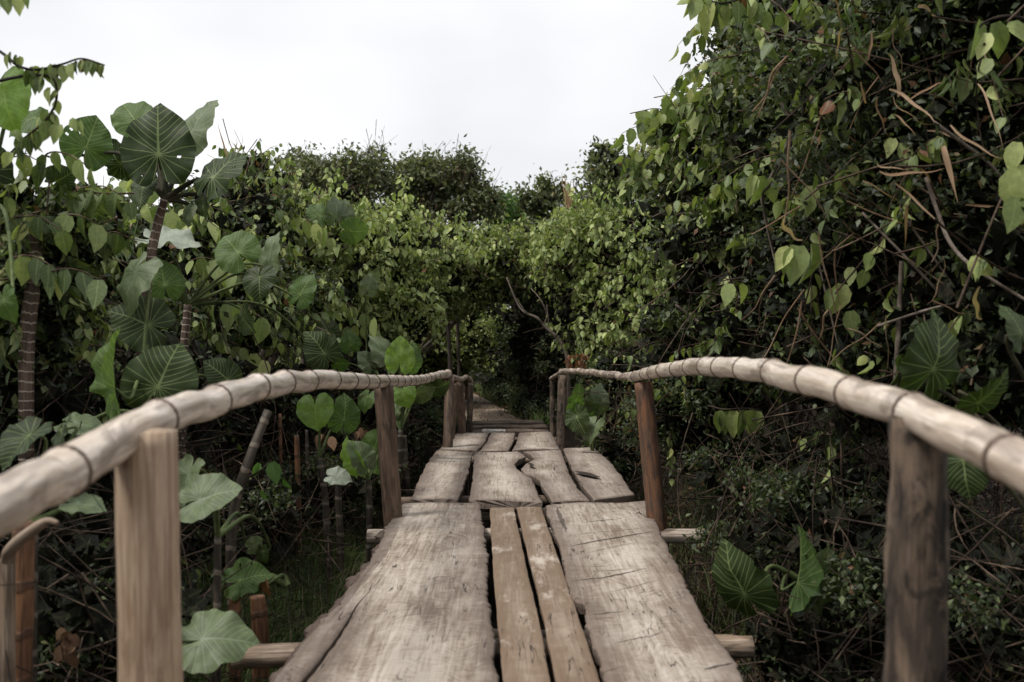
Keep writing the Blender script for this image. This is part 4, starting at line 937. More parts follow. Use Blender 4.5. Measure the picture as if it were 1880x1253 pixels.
# ringed trunk with no leaves in view, left
b = P(50, 1000, 4.6)
taro('elephant ear plant with a thick pale ringed trunk at the left edge', (b.x, 4.6, 0), [
    (95, 420, 4.5, 60, -60, 30, 40, 'taro_dark'), (110, 330, 4.7, 70, 60, 20, 30, 'taro_dark')],
    trunk=[P(48, 760, 4.6), P(50, 620, 4.6), P(62, 500, 4.6), P(60, 400, 4.6)], trad=.034)
b = P(330, 900, 6.4)
taro('elephant ear plant with rounded green leaf and whitish flat leaf, left of centre', (b.x, 6.4, 0), [
    (430, 455, 6.3, 96, -40, 10, -18, 'taro_mid', dict(fold=.03, w=1.05)),
    (495, 467, 6.4, 92, 10, -48, 0, 'taro_pale'),
    (476, 518, 6.2, 74, 175, 10, 20, 'taro_dark', dict(w=1.05)),
    (556, 532, 6.6, 74, 28, -30, 0, 'taro_mid'),
    (312, 441, 6.2, 118, 95, -66, 0, 'taro_white', dict(fold=.12, wave=.05)),
    (300, 512, 6.1, 86, -10, 25, 0, 'taro_mid'),
    (450, 590, 6.4, 70, 120, 30, 40, 'taro_dark'),
    (590, 640, 7.0, 84, -40, 30, 20, 'taro_dark')],
    trunk=[P(335, 700, 6.4), P(345, 560, 6.4)], trad=.03)
b = P(262, 1000, 4.2)
taro('elephant ear plant with a huge round dark leaf just above the left handrail', (b.x, 4.2, 0), [
    (298, 692, 4.0, 150, 22, 10, -10, 'taro_dark', dict(w=1.05, fold=.03)),
    (208, 690, 3.8, 175, -7, -60, 0, 'taro_mid', dict(fold=.35, label='narrow folded leaf with bright veins')),
    (410, 690, 4.5, 84, -60, 30, 40, 'taro_dark'),
    (240, 515, 4.3, 128, 200, 42, 12, 'taro_pale', dict(fold=.1, cup=.3)),
    (258, 590, 4.4, 122, -75, 25, 25, 'taro_dark', dict(w=1.05)),
    (150, 778, 4.0, 90, 100, -66, 0, 'taro_pale')],
    trunk=[P(262, 860, 4.2), P(258, 760, 4.2)], trad=.03)
b = P(50, 1100, 3.2)
taro('elephant ear plant with drooping very dark leaves below the left handrail at the frame edge', (b.x, 3.2, 0), [
    (42, 812, 3.2, 122, 190, 35, 40, 'taro_dark', dict(fold=.3)),
    (110, 800, 3.4, 84, 150, 40, 40, 'taro_dark'),
    (155, 925, 3.2, 84, 95, -70, 0, 'taro_pale')],
    trunk=[P(60, 960, 3.2)], trad=.022, tmat='culm_dark')
b = P(725, 840, 8.6)
taro('elephant ear plant behind the left handrail with one pointed lime leaf coloured to glow', (b.x, 8.6, 0), [
    (735, 652, 8.5, 74, 4, 16, 0, 'taro_lime', dict(fold=.02, cup=.02, w=.9)),
    (643, 628, 8.8, 46, -8, 15, 10, 'taro_mid'),
    (699, 642, 8.8, 68, -22, 48, 0, 'taro_pale'),
    (673, 664, 8.7, 48, -50, 30, 20, 'taro_pale'),
    (757, 660, 9.0, 62, 20, 40, 0, 'taro_mid'),
    (622, 668, 8.8, 44, 80, 30, 30, 'taro_mid'),
    (742, 726, 8.5, 50, 165, 5, 10, 'taro_lime', dict(w=1.1)),
    (772, 722, 8.8, 62, 60, 50, 20, 'taro_pale'),
    (800, 712, 9.2, 60, 60, 40, 30, 'taro_dark'),
    (672, 735, 8.6, 48, 190, 30, 20, 'taro_mid'),
    (727, 755, 8.6, 34, 170, 40, 20, 'taro_pale')],
    trunk=[P(735, 790, 8.6)], trad=.028, tmat='culm_dark')
b = P(610, 1010, 6.7)
taro('elephant ear plant with a round lime green leaf just under the left handrail', (b.x, 6.7, 0), [
    (579, 756, 6.6, 74, 172, 4, 14, 'taro_lime', dict(w=1.12, fold=.02, cup=.02)),
    (633, 760, 6.8, 78, 8, 36, 0, 'taro_mid')],
    trunk=[P(598, 930, 6.7), P(586, 842, 6.7)], trad=.024, tmat='culm_dark')
b = P(676, 1010, 6.3)
taro('elephant ear plant with folded shiny leaves close to the second left post', (b.x, 6.3, 0), [
    (645, 842, 6.2, 84, -18, -48, 8, 'taro_lime', dict(fold=.15)),
    (662, 836, 6.15, 74, -28, 52, 0, 'taro_pale', dict(fold=.2)),
    (690, 815, 6.5, 66, 20, 20, 0, 'taro_mid'),
    (694, 845, 6.5, 62, 160, 20, 20, 'taro_mid'),
    (622, 877, 6.2, 54, 100, -52, 0, 'taro_white', dict(label='pale leaf lying flat'))],
    trunk=[P(678, 930, 6.3), P(676, 880, 6.3)], trad=.02, tmat='culm_dark')
b = P(395, 1040, 4.0)
taro('elephant ear plant with two large grey green leaves right behind the near left post', (b.x, 4.0, 0), [
    (383, 912, 3.6, 125, 70, -46, 0, 'taro_pale', dict(fold=.15)),
    (342, 884, 3.8, 102, 190, 40, 10, 'taro_pale', dict(label='leaf with a browned torn margin')),
    (470, 1000, 4.6, 42, 80, 20, -40, 'taro_pale'), (483, 1018, 4.6, 40, 170, 30, 0, 'taro_dark')],
    trunk=[P(400, 985, 4.0)], trad=.018, tmat='culm_dark')
b = P(528, 1175, 4.2)
taro('lone damaged heart leaf with browned lobes on a long curved stalk beside the deck', (b.x, 4.2, 0), [
    (452, 1062, 4.1, 92, 70, -40, 0, 'taro_mid', dict(fold=.3, wave=.06, holes=4)),
    (432, 1092, 4.1, 42, 185, 30, 10, 'orange', dict(label='browned hanging lobe')), (488, 1080, 4.1, 34, 150, 40, 10, 'orange', dict(label='browned hanging lobe'))],
    prad=.010)
b = P(330, 1240, 3.3)
taro('low grey green heart leaf lying out flat beside the near left post', (b.x, 3.3, 0), [
    (392, 1172, 3.3, 155, 84, -48, 0, 'taro_pale', dict(fold=.1, wave=.05))], prad=.010)
b = P(1088, 850, 9.6)
taro('elephant ear plant with several folded leaves beside the third right post', (b.x, 9.6, 0), [
    (1098, 735, 9.5, 66, 20, 34, 0, 'taro_pale'), (1060, 728, 9.6, 62, 22, 58, 0, 'taro_mid'),
    (1062, 772, 9.3, 58, 150, 20, 20, 'taro_dark'), (1088, 788, 9.3, 56, 190, 50, 20, 'taro_pale'), (1078, 752, 9.5, 50, 70, 40, 20, 'taro_mid')])
b = P(1467, 1175, 4.3)
taro('low dark elephant ear plant in the gully between the right posts', (b.x, 4.3, 0), [
    (1355, 1072, 4.1, 158, -34, -48, 0, 'taro_dark', dict(fold=.04, w=.95)),
    (1468, 1048, 4.2, 165, 14, 76, 0, 'taro_mid', dict(fold=.5, label='narrow upright rolled leaf')),
    (1508, 1062, 4.3, 140, 16, 40, 0, 'taro_pale', dict(fold=.1))], prad=.009)
b = P(1960, 1000, 3.3)
taro('elephant ear plant with large near black leaves behind the right handrail', (b.x, 3.1, 0), [
    (1722, 655, 3.2, 180, 20, 30, 0, 'taro_dark'), (1812, 730, 3.0, 130, 40, 50, 20, 'taro_dark'), (1770, 860, 3.1, 120, 170, 40, 10, 'taro_dark'),
    (1870, 600, 3.0, 100, -20, 40, 0, 'taro_dark')], pet='dark_petiole')
b = P(610, 620, 11.2)
taro('elephant ear plant with pale upright leaves in the mid left shrub', (b.x, 11.2, 0), [
    (583, 392, 10.8, 56, -40, 30, -10, 'taro_mid'), (618, 388, 10.8, 62, 4, 50, 0, 'taro_pale'), (634, 390, 10.9, 52, 12, 40, 0, 'taro_pale'), (652, 425, 10.7, 60, 100, 20, -20, 'taro_mid')],
    trunk=[P(612, 520, 11.2), P(610, 440, 11.0)])
b = P(672, 700, 10.2)
taro('small elephant ear plant with one pale leaf above the far half of the left handrail', (b.x, 10.2, 0), [
    (677, 524, 10.0, 46, 12, 36, 0, 'taro_pale'), (600, 606, 10.0, 60, -30, 30, 10, 'taro_dark')])
b = P(1310, 800, 8.0)
taro('small pale heart leaves peeping out under the right handrail', (b.x, 8.0, 0), [
    (1312, 702, 7.8, 38, 170, 30, 10, 'taro_pale'), (1350, 690, 8.2, 60, 60, 40, 50, 'taro_dark')])

# ------------------------------------------------------------------ single vines and sprays against the sky
def spray(label, stem, leaves, r=.005, mat='vine', base=None, size=.06, cat='vine'):
    """stem: list of (px,py,d); leaves: (px,py of the leaf stalk, d, length_px, tip_deg)"""
    pts = [P(*s) for s in stem]; b = base if base else pts[0]
    t = thing('vine', label, cat, b)
    link('stem', tube_mesh('stem', smooth_path(pts, 40), interp_list([r * 1.3, r, r * .6], 40), 'dark_twig', sides=6, cap=False, rough=.15), t)
    pos = np.array([tuple(P(x, y, d)) for x, y, d, l, a in leaves]); sz = np.array([l * d / F / 1.05 for x, y, d, l, a in leaves])
    tip = np.array([(math.sin(R(a)), random.uniform(-.3, .3), math.cos(R(a))) for *_, a in leaves])
    nr = np.array([(random.uniform(-1, 1), -1, random.uniform(-.2, .5)) for _ in leaves])
    leaf_parts(t, mat, pos, tip, nr, sz); return t
lv = [(x, y, 3.6, random.uniform(24, 34), random.uniform(165, 200)) for x, y in
      [(96, 118), (104, 118), (112, 118), (118, 120), (128, 117), (135, 115), (142, 112), (150, 110), (157, 110), (165, 111), (172, 112), (180, 113), (186, 116), (190, 118), (60, 122), (68, 121), (76, 123), (84, 124), (50, 128), (92, 130), (100, 140), (72, 140), (20, 95), (30, 100), (40, 104), (14, 100)]]
lv += [(92, 160, 3.6, 32, 185), (96, 175, 3.6, 22, 200), (84, 200, 3.6, 34, 190), (74, 215, 3.6, 30, 200), (96, 210, 3.6, 24, 150), (110, 228, 3.6, 38, 195), (130, 218, 3.6, 28, 150), (146, 222, 3.6, 30, 165), (60, 240, 3.6, 40, 180), (40, 250, 3.6, 36, 200), (25, 240, 3.6, 30, 140)]
spray('twisting vine with small hanging leaves reaching across the sky at the upper left', [(-60, 60, 3.9), (0, 95, 3.7), (35, 122, 3.6), (70, 128, 3.6), (115, 118, 3.6), (150, 108, 3.6), (192, 120, 3.6)], lv)
spray('second looping vine stem below the first, hanging down with dark leaves on the left', [(-60, 165, 3.9), (15, 145, 3.7), (70, 138, 3.6), (100, 150, 3.6), (102, 190, 3.6), (80, 225, 3.6), (50, 250, 3.6), (20, 280, 3.7)],
      [(x, y, 3.6, random.uniform(24, 40), random.uniform(150, 215)) for x, y in [(60, 140), (70, 145), (104, 165), (104, 185), (98, 205), (86, 222), (66, 240), (54, 250), (40, 262), (30, 272), (20, 280)]])
spray('vine tip with three hanging leaves in the top left corner', [(-40, -40, 3.4), (0, -14, 3.4), (26, -12, 3.4), (48, -20, 3.4)],
      [(8, -8, 3.4, 36, 165), (20, -10, 3.4, 26, 170), (34, -10, 3.4, 40, 175), (44, -16, 3.4, 30, 165), (0, -10, 3.4, 26, 200)], mat='vine_pale')
spray('leafy vine spray hanging into the sky at the top right of the opening', [(1420, -60, 5.2), (1380, -14, 5.2), (1330, 6, 5.2), (1290, -4, 5.2), (1262, -20, 5.2)],
      [(1268, -10, 5.2, 40, 185), (1280, -4, 5.2, 46, 195), (1292, -2, 5.2, 34, 150), (1306, 6, 5.2, 62, 195), (1318, 4, 5.2, 40, 150), (1332, 10, 5.2, 44, 185), (1345, 0, 5.2, 36, 140), (1356, 4, 5.2, 48, 180), (1372, -4, 5.2, 50, 170), (1322, -4, 5.2, 32, 60), (1390, 4, 5.2, 56, 190), (1400, 20, 5.2, 44, 160)])
# large foreground leaves hanging in front of the right thicket
spray('vine with pairs of large pale leaves hanging in front of the dark thicket, upper right', [(1520, 120, 5.0), (1480, 160, 4.9), (1470, 225, 4.9), (1420, 330, 4.9), (1400, 360, 4.9), (1410, 420, 4.9), (1430, 500, 4.9)],
      [(1470, 158, 4.9, 46, 190), (1484, 158, 4.9, 50, 165), (1476, 160, 4.9, 36, 175), (1480, 225, 4.9, 54, 195), (1470, 232, 4.9, 44, 170), (1396, 322, 4.9, 58, 185), (1412, 326, 4.9, 52, 165), (1384, 322, 4.9, 46, 195), (1490, 340, 4.9, 58, 185), (1500, 336, 4.9, 38, 160), (1478, 355, 4.9, 46, 195), (1466, 450, 4.8, 72, 190), (1488, 446, 4.8, 76, 175), (1452, 455, 4.8, 50, 215), (1562, 490, 4.8, 36, 185), (1546, 520, 4.8, 60, 190), (1530, 530, 4.8, 44, 200), (1560, 570, 4.8, 50, 170), (1340, 520, 5.4, 44, 190), (1358, 522, 5.4, 40, 160)], mat='vine_pale', r=.007)
spray('vine with broad pale leaves in the top right corner', [(1900, 40, 3.9), (1850, 30, 3.9), (1810, 40, 3.9), (1790, 60, 3.9)],
      [(1800, 36, 3.9, 74, 190), (1826, 40, 3.9, 70, 160), (1846, 48, 3.9, 56, 120), (1812, 60, 3.9, 54, 200), (1768, 142, 4.2, 48, 185), (1828, 160, 4.2, 50, 175), (1868, 260, 3.6, 60, 190), (1878, 300, 3.6, 110, 180), (1866, 360, 3.6, 70, 190), (1702, 262, 4.4, 40, 200), (1660, 262, 4.4, 44, 180), (1640, 254, 4.4, 36, 200), (1546, 305, 4.6, 46, 190), (1560, 300, 4.6, 44, 160), (1720, 190, 4.4, 46, 215), (1756, 372, 4.4, 46, 180), (1740, 380, 4.4, 50, 200), (1770, 385, 4.4, 50, 150)], mat='vine_pale', r=.006)
spray('row of hanging leaves on a thin vine below the right handrail', [(1300, 745, 6.4), (1330, 752, 6.3), (1370, 750, 6.3), (1400, 756, 6.3)],
      [(1318, 754, 6.3, 42, 170), (1332, 754, 6.3, 46, 175), (1346, 753, 6.3, 52, 180), (1360, 752, 6.3, 52, 180), (1374, 752, 6.3, 48, 170), (1390, 754, 6.3, 46, 190)])
spray('green leafed shoot low by the second right post', [(1195, 720, 8.2), (1210, 716, 8.2), (1225, 720, 8.2)],
      [(1198, 719, 8.2, 18, 175), (1205, 718, 8.2, 20, 180), (1212, 717, 8.2, 20, 180), (1219, 719, 8.2, 18, 180)])
spray('small heart leaved creeper beside the leaning cane below the left handrail', [(440, 880, 4.9), (470, 870, 4.8), (498, 846, 4.8)],
      [(498, 848, 4.8, 44, 165), (476, 850, 4.8, 30, 200), (480, 900, 4.8, 24, 160), (520, 880, 4.9, 24, 150)], mat='lime_fine')

# conspicuous rows of larger hanging leaves on the outer twigs of the shrubs
def rows(key, lst, mat):
    t = next(v for k_, v in SHRUBS.items() if key in k_)
    for px, py, d, n, lp, dirx in lst:
        c = P(px, py, d); w_ = lp * .55 * d / F; pts = [c + Vector((dirx * w_ * k * .9, random.uniform(-.03, .03), -.10 * w_ * k * k * .5 + .3 * w_ * math.sin(k))) for k in range(n + 1)]
        link('twig', tube_mesh('twig', smooth_path([c + Vector((-dirx * .08, .2, .03))] + pts, 12), interp_list([.005, .002], 12), 'twig', sides=5, cap=False), t)
        p = np.array([tuple(q) for q in pts]); m = len(p)
        tip = norm(np.column_stack([rng.normal(0, .22, m), rng.normal(0, .25, m), -np.ones(m)])); nr = norm(np.column_stack([rng.normal(0, .65, m), -np.ones(m), rng.uniform(-.1, .5, m)]))
        leaf_parts(t, mat, p, tip, nr, lp * d / F * rng.uniform(.75, 1.2, m))
rows('tangled pale green shrub', [(350, 478, 7.3, 5, 40, 1), (395, 560, 7.3, 4, 44, 1), (330, 400, 7.6, 5, 38, 1), (250, 380, 7.0, 5, 40, 1), (420, 520, 7.6, 4, 40, -1), (480, 340, 9.3, 5, 30, 1), (500, 385, 9.2, 6, 32, 1), (380, 440, 8.0, 4, 34, 1), (150, 470, 6.9, 5, 44, 1), (410, 640, 7.8, 4, 38, 1), (300, 620, 7.3, 4, 42, -1), (230, 330, 7.2, 4, 38, 1)], 'vine_pale')
rows('broad pale green shrub', [(510, 600, 9.8, 5, 36, 1), (600, 556, 10.8, 5, 34, 1), (560, 430, 10.8, 5, 32, 1), (610, 470, 11.2, 5, 32, 1), (540, 500, 10.4, 4, 32, 1), (660, 500, 11.6, 4, 26, 1), (700, 430, 12.2, 5, 26, 1), (590, 400, 11.4, 5, 30, -1), (730, 545, 12.0, 4, 26, 1), (640, 600, 11.0, 4, 28, 1), (770, 480, 12.8, 4, 22, 1)], 'vine_pale')
rows('light green shrub with hanging', [(1165, 585, 11.0, 6, 32, 1), (1120, 610, 11.4, 5, 30, 1), (1150, 640, 11.0, 5, 32, 1), (1000, 455, 12.9, 5, 28, 1), (1055, 470, 12.4, 4, 28, 1), (1130, 520, 11.8, 5, 30, 1), (1210, 560, 10.8, 4, 34, 1), (1080, 420, 12.6, 5, 24, 1), (1180, 460, 11.4, 5, 30, 1)], 'vine_pale')
rows('whose crown stands out', [(1180, 205, 8.4, 4, 40, 1), (1196, 236, 8.4, 3, 36, -1), (1225, 175, 8.2, 4, 38, 1), (1270, 205, 7.7, 6, 44, 1), (1300, 160, 7.6, 5, 42, 1), (1215, 270, 8.1, 4, 38, 1), (1250, 330, 8.0, 4, 40, 1), (1300, 270, 7.4, 4, 46, 1), (1380, 200, 6.9, 4, 44, 1), (1190, 310, 8.2, 4, 36, 1), (1270, 400, 7.8, 4, 42, 1), (1330, 120, 7.0, 5, 44, 1), (1340, 545, 7.2, 3, 46, 1), (1390, 60, 6.4, 5, 48, 1), (1350, 440, 7.3, 4, 44, 1), (1160, 330, 8.6, 4, 34, 1), (1420, 270, 6.6, 4, 40, 1)], 'vine_pale')
rows('near vine shrub', [(85, 285, 4.5, 4, 40, 1), (10, 290, 4.5, 3, 46, 1), (150, 345, 4.7, 4, 44, 1), (185, 355, 4.7, 4, 52, -1), (105, 400, 4.5, 3, 48, 1), (20, 475, 4.2, 4, 50, 1), (95, 500, 4.2, 3, 54, 1), (180, 430, 4.8, 4, 40, 1), (30, 400, 4.4, 4, 44, 1)], 'vine')

# ------------------------------------------------------------------ dead reeds in the right thicket: bent straw strips
reeds = thing('reed_clump', 'tangle of broken dead reeds with orange brown stalks in the right thicket', 'reeds', (P(1700, 400, 4.6).x, 4.6, gh(2.0, 4.6)))
def strip(parent, name, a, b, w_, mat, bend=.022, tilt=.5, keel=.25, n=9):
    a, b = Vector(a), Vector(b); d = (b - a).normalized(); s = d.cross(Vector((random.uniform(-tilt, tilt), 1, random.uniform(-tilt, tilt)))).normalized(); nn = s.cross(d)
    V = []; lf = []
    bn = Vector((random.uniform(-1, 1), random.uniform(-1, 1), random.uniform(-1, 1))) * bend
    for k in range(n + 1):
        t = k / n; c = a.lerp(b, t) + bn * math.sin(t * math.pi) + bn * .35 * math.sin(t * 9); ww = w_ * (.35 + 1.6 * t * (1 - t)) * (1 - .5 * t ** 3); s = (s + nn * .10).normalized(); nn = s.cross(d)
        for j, u in enumerate((-1, 0, 1)): V.append(tuple(c + s * u * ww / 2 + nn * (0 if u else keel * ww))); lf.append((u * .5, t, 0))
    q = [(k * 3 + j, k * 3 + j + 1, k * 3 + j + 4, k * 3 + j + 3) for k in range(n) for j in (0, 1)]
    link(name, mesh_np(name, np.array(V), np.array(q), mat, {'lf': np.array(lf)}), parent)
for x1, y1, x2, y2, ww, m in [
    (1633, 164, 1715, 225, 9, 'reed'), (1640, 178, 1712, 228, 6, 'reed'), (1669, 184, 1730, 152, 6, 'reed'), (1611, 179, 1638, 254, 8, 'reed'), (1615, 315, 1735, 308, 10, 'reed'),
    (1732, 268, 1759, 373, 19, 'reed'), (1584, 333, 1663, 380, 11, 'reed'), (1663, 376, 1661, 455, 9, 'reed'), (1610, 300, 1680, 308, 5, 'reed'),
    (1644, 337, 1726, 416, 6, 'reed'), (1795, 154, 1841, 276, 7, 'reed'), (1773, 376, 1859, 382, 6, 'reed'), (1830, 358, 1856, 430, 13, 'reed'), (1798, 527, 1805, 585, 13, 'reed'), (1790, 530, 1800, 600, 8, 'reed'),
    (1532, 0, 1544, 53, 7, 'reed'), (1548, 53, 1538, 113, 7, 'reed'), (1650, 178, 1631, 101, 13, 'reed'), (1555, 5, 1585, 93, 13, 'green_reed'), (1575, 90, 1552, 0, 9, 'green_reed'), (1686, 12, 1734, 53, 16, 'reed'), (1600, 60, 1590, 110, 8, 'reed'),
    (1745, 230, 1840, 290, 8, 'reed'), (1700, 240, 1770, 262, 6, 'reed'), (1640, 210, 1680, 250, 6, 'reed'), (1440, 400, 1475, 440, 12, 'reed'), (1590, 190, 1580, 150, 6, 'reed'), (1515, 240, 1500, 290, 5, 'reed'), (1690, 310, 1725, 390, 8, 'reed'), (1860, 430, 1800, 450, 6, 'reed'), (1730, 470, 1700, 560, 5, 'reed')]:
    d = random.uniform(3.7, 4.3); strip(reeds, 'blade', P(x1, y1, d), P(x2, y2, d + random.uniform(-.15, .2)), ww * 1.0 * d / F, m)
for _ in range(46):
    x0 = random.uniform(1420, 1870); y0 = random.uniform(30, 620); a_ = R(random.choice((random.uniform(20, 60), random.uniform(100, 150), random.uniform(70, 110)))); l_ = random.uniform(50, 190); d0 = random.uniform(3.9, 4.9)
    q = [P(x0 + math.cos(a_) * l_ * k + random.uniform(-6, 6), y0 + math.sin(a_) * l_ * k + random.uniform(-6, 6), d0 + .15 * k) for k in (0, .33, .66, 1)]
    rr = random.uniform(.0022, .005); link('stalk', tube_mesh('stalk', smooth_path(q, 12), interp_list([rr, rr * .6], 12), 'reed_stalk', sides=5, cap=False, rough=.12), reeds)
for pts, rr in [([(1700, 326, 4.1), (1722, 390, 4.1), (1744, 445, 4.0), (1787, 491, 3.9), (1890, 556, 3.8)], .0085), ([(1715, 225, 4.2), (1770, 265, 4.2), (1823, 308, 4.2), (1890, 400, 4.2)], .008), ([(1583, 391, 4.4), (1660, 470, 4.3), (1733, 549, 4.3), (1760, 600, 4.3)], .006),
                ([(1611, 599, 4.3), (1700, 570, 4.2), (1787, 549, 4.2)], .006), ([(1427, 174, 5.2), (1451, 242, 5.2), (1411, 335, 5.2), (1399, 364, 5.2), (1427, 497, 5.2)], .010), ([(1650, 380, 4.3), (1690, 440, 4.3), (1760, 540, 4.3), (1800, 620, 4.3)], .005),
                ([(1540, 354, 4.6), (1580, 368, 4.6), (1620, 350, 4.6), (1690, 348, 4.6)], .004), ([(1795, 500, 4.0), (1850, 490, 4.0), (1885, 440, 4.0)], .005), ([(1500, 470, 5.0), (1540, 640, 5.0)], .005), ([(1590, 640, 5.0), (1640, 720, 5.0), (1660, 760, 5.0)], .007),
                ([(1240, 560, 7.4), (1300, 600, 7.4), (1390, 610, 7.2), (1440, 640, 7.2)], .010), ([(1330, 570, 7.2), (1370, 520, 7.2), (1420, 480, 7.2)], .008), ([(1640, 800, 4.6), (1650, 600, 4.6), (1655, 480, 4.6)], .014)]:
    link('stalk', tube_mesh('stalk', smooth_path([P(*q) for q in pts], 24), interp_list([rr, rr, rr * .7], 24), 'branch', sides=7, rough=.1), reeds)

# ------------------------------------------------------------------ trunks and limbs at the tunnel, canes on the left
def pole_thing(name, label, cat, pts, rad, mat, part='stem', group=None, foot=True, rough=.08):
    q = [P(*p) for p in pts]
    if foot: b = Vector((q[0].x, q[0].y, gh(q[0].x, q[0].y) - .05)); q = [b] + q
    t = thing(name, label, cat, q[0], group)
    link(part, tube_mesh(part, smooth_path(q, 36), interp_list(rad, 36), mat, sides=12, rough=rough, seed=random.random() * 9), t); return t
pole_thing('tree', 'slim dark tree trunk left of the path, behind the far posts', 'tree trunk', [(827, 690, 15.5), (823, 598, 15.5), (820, 480, 15.5)], [.035, .032, .028], 'bark', 'trunk')
pole_thing('tree', 'second slim trunk just right of the first beside the path', 'tree trunk', [(843, 690, 16.2), (840, 600, 16.2), (836, 500, 16.2), (846, 440, 16.2)], [.03, .028, .02], 'bark', 'trunk')
pole_thing('tree', 'reddish short trunk at the left of the path bend', 'tree trunk', [(856, 690, 20), (852, 640, 20), (850, 590, 20)], [.04, .035, .03], 'cane_red', 'trunk')
pole_thing('tree', 'thin dark trunk inside the tunnel right of the path', 'tree trunk', [(986, 742, 16.0), (979, 640, 16.0), (974, 560, 16.0)], [.025, .022, .018], 'bark', 'trunk')
t = pole_thing('tree', 'leaning grey tree limb slanting down across the right side of the tunnel mouth', 'tree limb', [(1042, 665, 13.6), (1026, 624, 13.7), (998, 598, 13.8), (986, 584, 13.8), (955, 566, 14.0), (930, 510, 14.2)], [.032, .028, .024, .017, .010], 'bark', 'trunk', foot=True)
for pts, rr in [([(998, 598, 13.8), (1004, 578, 13.8), (992, 550, 13.8), (975, 530, 14)], .012), ([(986, 584, 13.8), (965, 572, 13.9), (948, 548, 14)], .008), ([(1004, 560, 13.8), (1008, 600, 13.7)], .01), ([(1020, 618, 13.7), (1050, 560, 13.4), (1048, 520, 13.3)], .008)]:
    link('branch', tube_mesh('branch', smooth_path([P(*q) for q in pts], 14), interp_list([rr, rr * .5], 14), 'branch', sides=6, rough=.1), t)
pole_thing('cane', 'thick leaning grey cane with ring nodes below the left handrail', 'cane', [(428, 1120, 4.7), (424, 1020, 4.7), (432, 925, 4.7), (455, 850, 4.7), (492, 755, 4.8)], [.026, .026, .025, .023, .021], 'culm_dark', 'stem')
pole_thing('cane', 'rust brown cane stump beside the deck at the lower left', 'cane', [(478, 1165, 4.5), (472, 1095, 4.5)], [.04, .04, .034], 'cane_red', 'stem')
pole_thing('cane', 'short rusty cane stump just left of the stump by the deck', 'cane', [(432, 1140, 4.4), (428, 1085, 4.4)], [.026, .026, .022], 'cane_red', 'stem')
pole_thing('cane', 'upright reddish brown stem behind the near left post at the frame edge', 'cane', [(36, 1240, 2.9), (40, 1100, 2.9), (44, 960, 2.9)], [.035, .033, .03], 'cane_red', 'stem')
t = pole_thing('cane', 'broken pale brown cane with hooked tip at the left edge', 'cane', [(14, 1110, 2.7), (14, 1030, 2.7), (24, 1004, 2.65), (62, 972, 2.6), (86, 958, 2.6), (106, 962, 2.6)], [.02, .02, .018, .016, .013, .008], 'log', 'stem')
for i, (x, yt, yb, d, r_, m, lb) in enumerate([(545, 800, 1000, 7.2, .022, 'cane_red', 'reddish cane left of the lime leaved plant'), (563, 790, 960, 7.6, .014, 'culm_dark', 'thin dark cane behind the reddish cane'),
                                        (620, 880, 1000, 7.0, .026, 'culm_dark', 'thick dark cane under the handrail, left of the second post'), (514, 760, 980, 7.8, .016, 'cane_red', 'thin red brown cane further left under the handrail'),
                                        (742, 800, 900, 9.0, .03, 'culm_dark', 'dark cane just right of the second left post'), (648, 740, 900, 9.6, .016, 'culm_dark', 'thin dark cane behind the folded shiny leaves')]):
    pole_thing('cane', lb, 'cane', [(x + 5, yb, d), (x + 2, (yb + yt) / 2, d), (x, yt, d)], [r_, r_, r_ * .8], m, 'stem')

# ------------------------------------------------------------------ stuff on the ground
def grass(name, mat, xy, h, wd, lean=.5, label=None, cat=None):
    N = len(xy); K = 5; z = ground_h(xy[:, 0], xy[:, 1]) - .02
    base = np.column_stack([xy, z]); az = rng.uniform(0, 2 * np.pi, N); ln = np.abs(rng.normal(0, lean, N)) + .1
    hh = h * rng.uniform(.4, 1.3, N); t = np.linspace(0, 1, K)[None, :]
    dirx = np.cos(az)[:, None]; diry = np.sin(az)[:, None]
    off = (ln[:, None] * t ** 2) * hh[:, None]; up = hh[:, None] * (t - .35 * ln[:, None].clip(0, 1.2) * t ** 3)
    c = base[:, None, :] + np.stack([dirx * off, diry * off, up], -1)
    s = np.stack([-diry, dirx, np.zeros_like(dirx)], -1) * (wd * (1 - t ** 1.6) + .0006)[..., None] * rng.uniform(.6, 1.4, (N, 1, 1))
    V = np.stack([c - s, c + s], 2).reshape(-1, 3)
    q = np.array([(2 * k, 2 * k + 1, 2 * k + 3, 2 * k + 2) for k in range(K - 1)])
    fa = (q[None] + (np.arange(N) * 2 * K)[:, None, None]).reshape(-1, 4)
    lf = np.zeros((N, 2 * K, 3)); lf[:, 0::2, 0] = -.5; lf[:, 1::2, 0] = .5; lf[:, :, 2] = rng.random((N, 1)); lf[:, :, 1] = np.repeat(t, 2, axis=1)
    return link(name, mesh_np(name, V, fa, mat, {'lf': lf.reshape(-1, 3)}), kind='stuff')
def clumps(n, x0, x1, y0, y1, per, sd_):
    c = np.column_stack([rng.uniform(x0, x1, n), rng.uniform(y0, y1, n)]); p = np.repeat(c, per, 0) + rng.normal(0, sd_, (n * per, 2)); return p
keep = lambda p, m=.72: p[(np.abs(p[:, 0]) > m) | (p[:, 1] > 13.6)]
o = grass('grass', 'grass', keep(np.vstack([clumps(260, -1.75, -.85, 4.2, 7.8, 34, .07), clumps(110, -2.3, -.85, 4.0, 9.0, 26, .08), clumps(170, .9, 2.6, 4.0, 11, 24, .09), clumps(70, -2.6, -.8, 8.5, 12.6, 22, .09)])), .30, .0036, .65)
meta(o, 'green grass tufts growing in the gully on both sides of the bridge', 'grass')
p = np.column_stack([rng.uniform(-1.6, 1.6, 22000), rng.uniform(13.7, 25, 22000)]); p = p[p[:, 0] > path_c(p[:, 1]) + .36 + .10 * np.sin(p[:, 1] * 2.3) + .06 * np.sin(p[:, 1] * 7)]
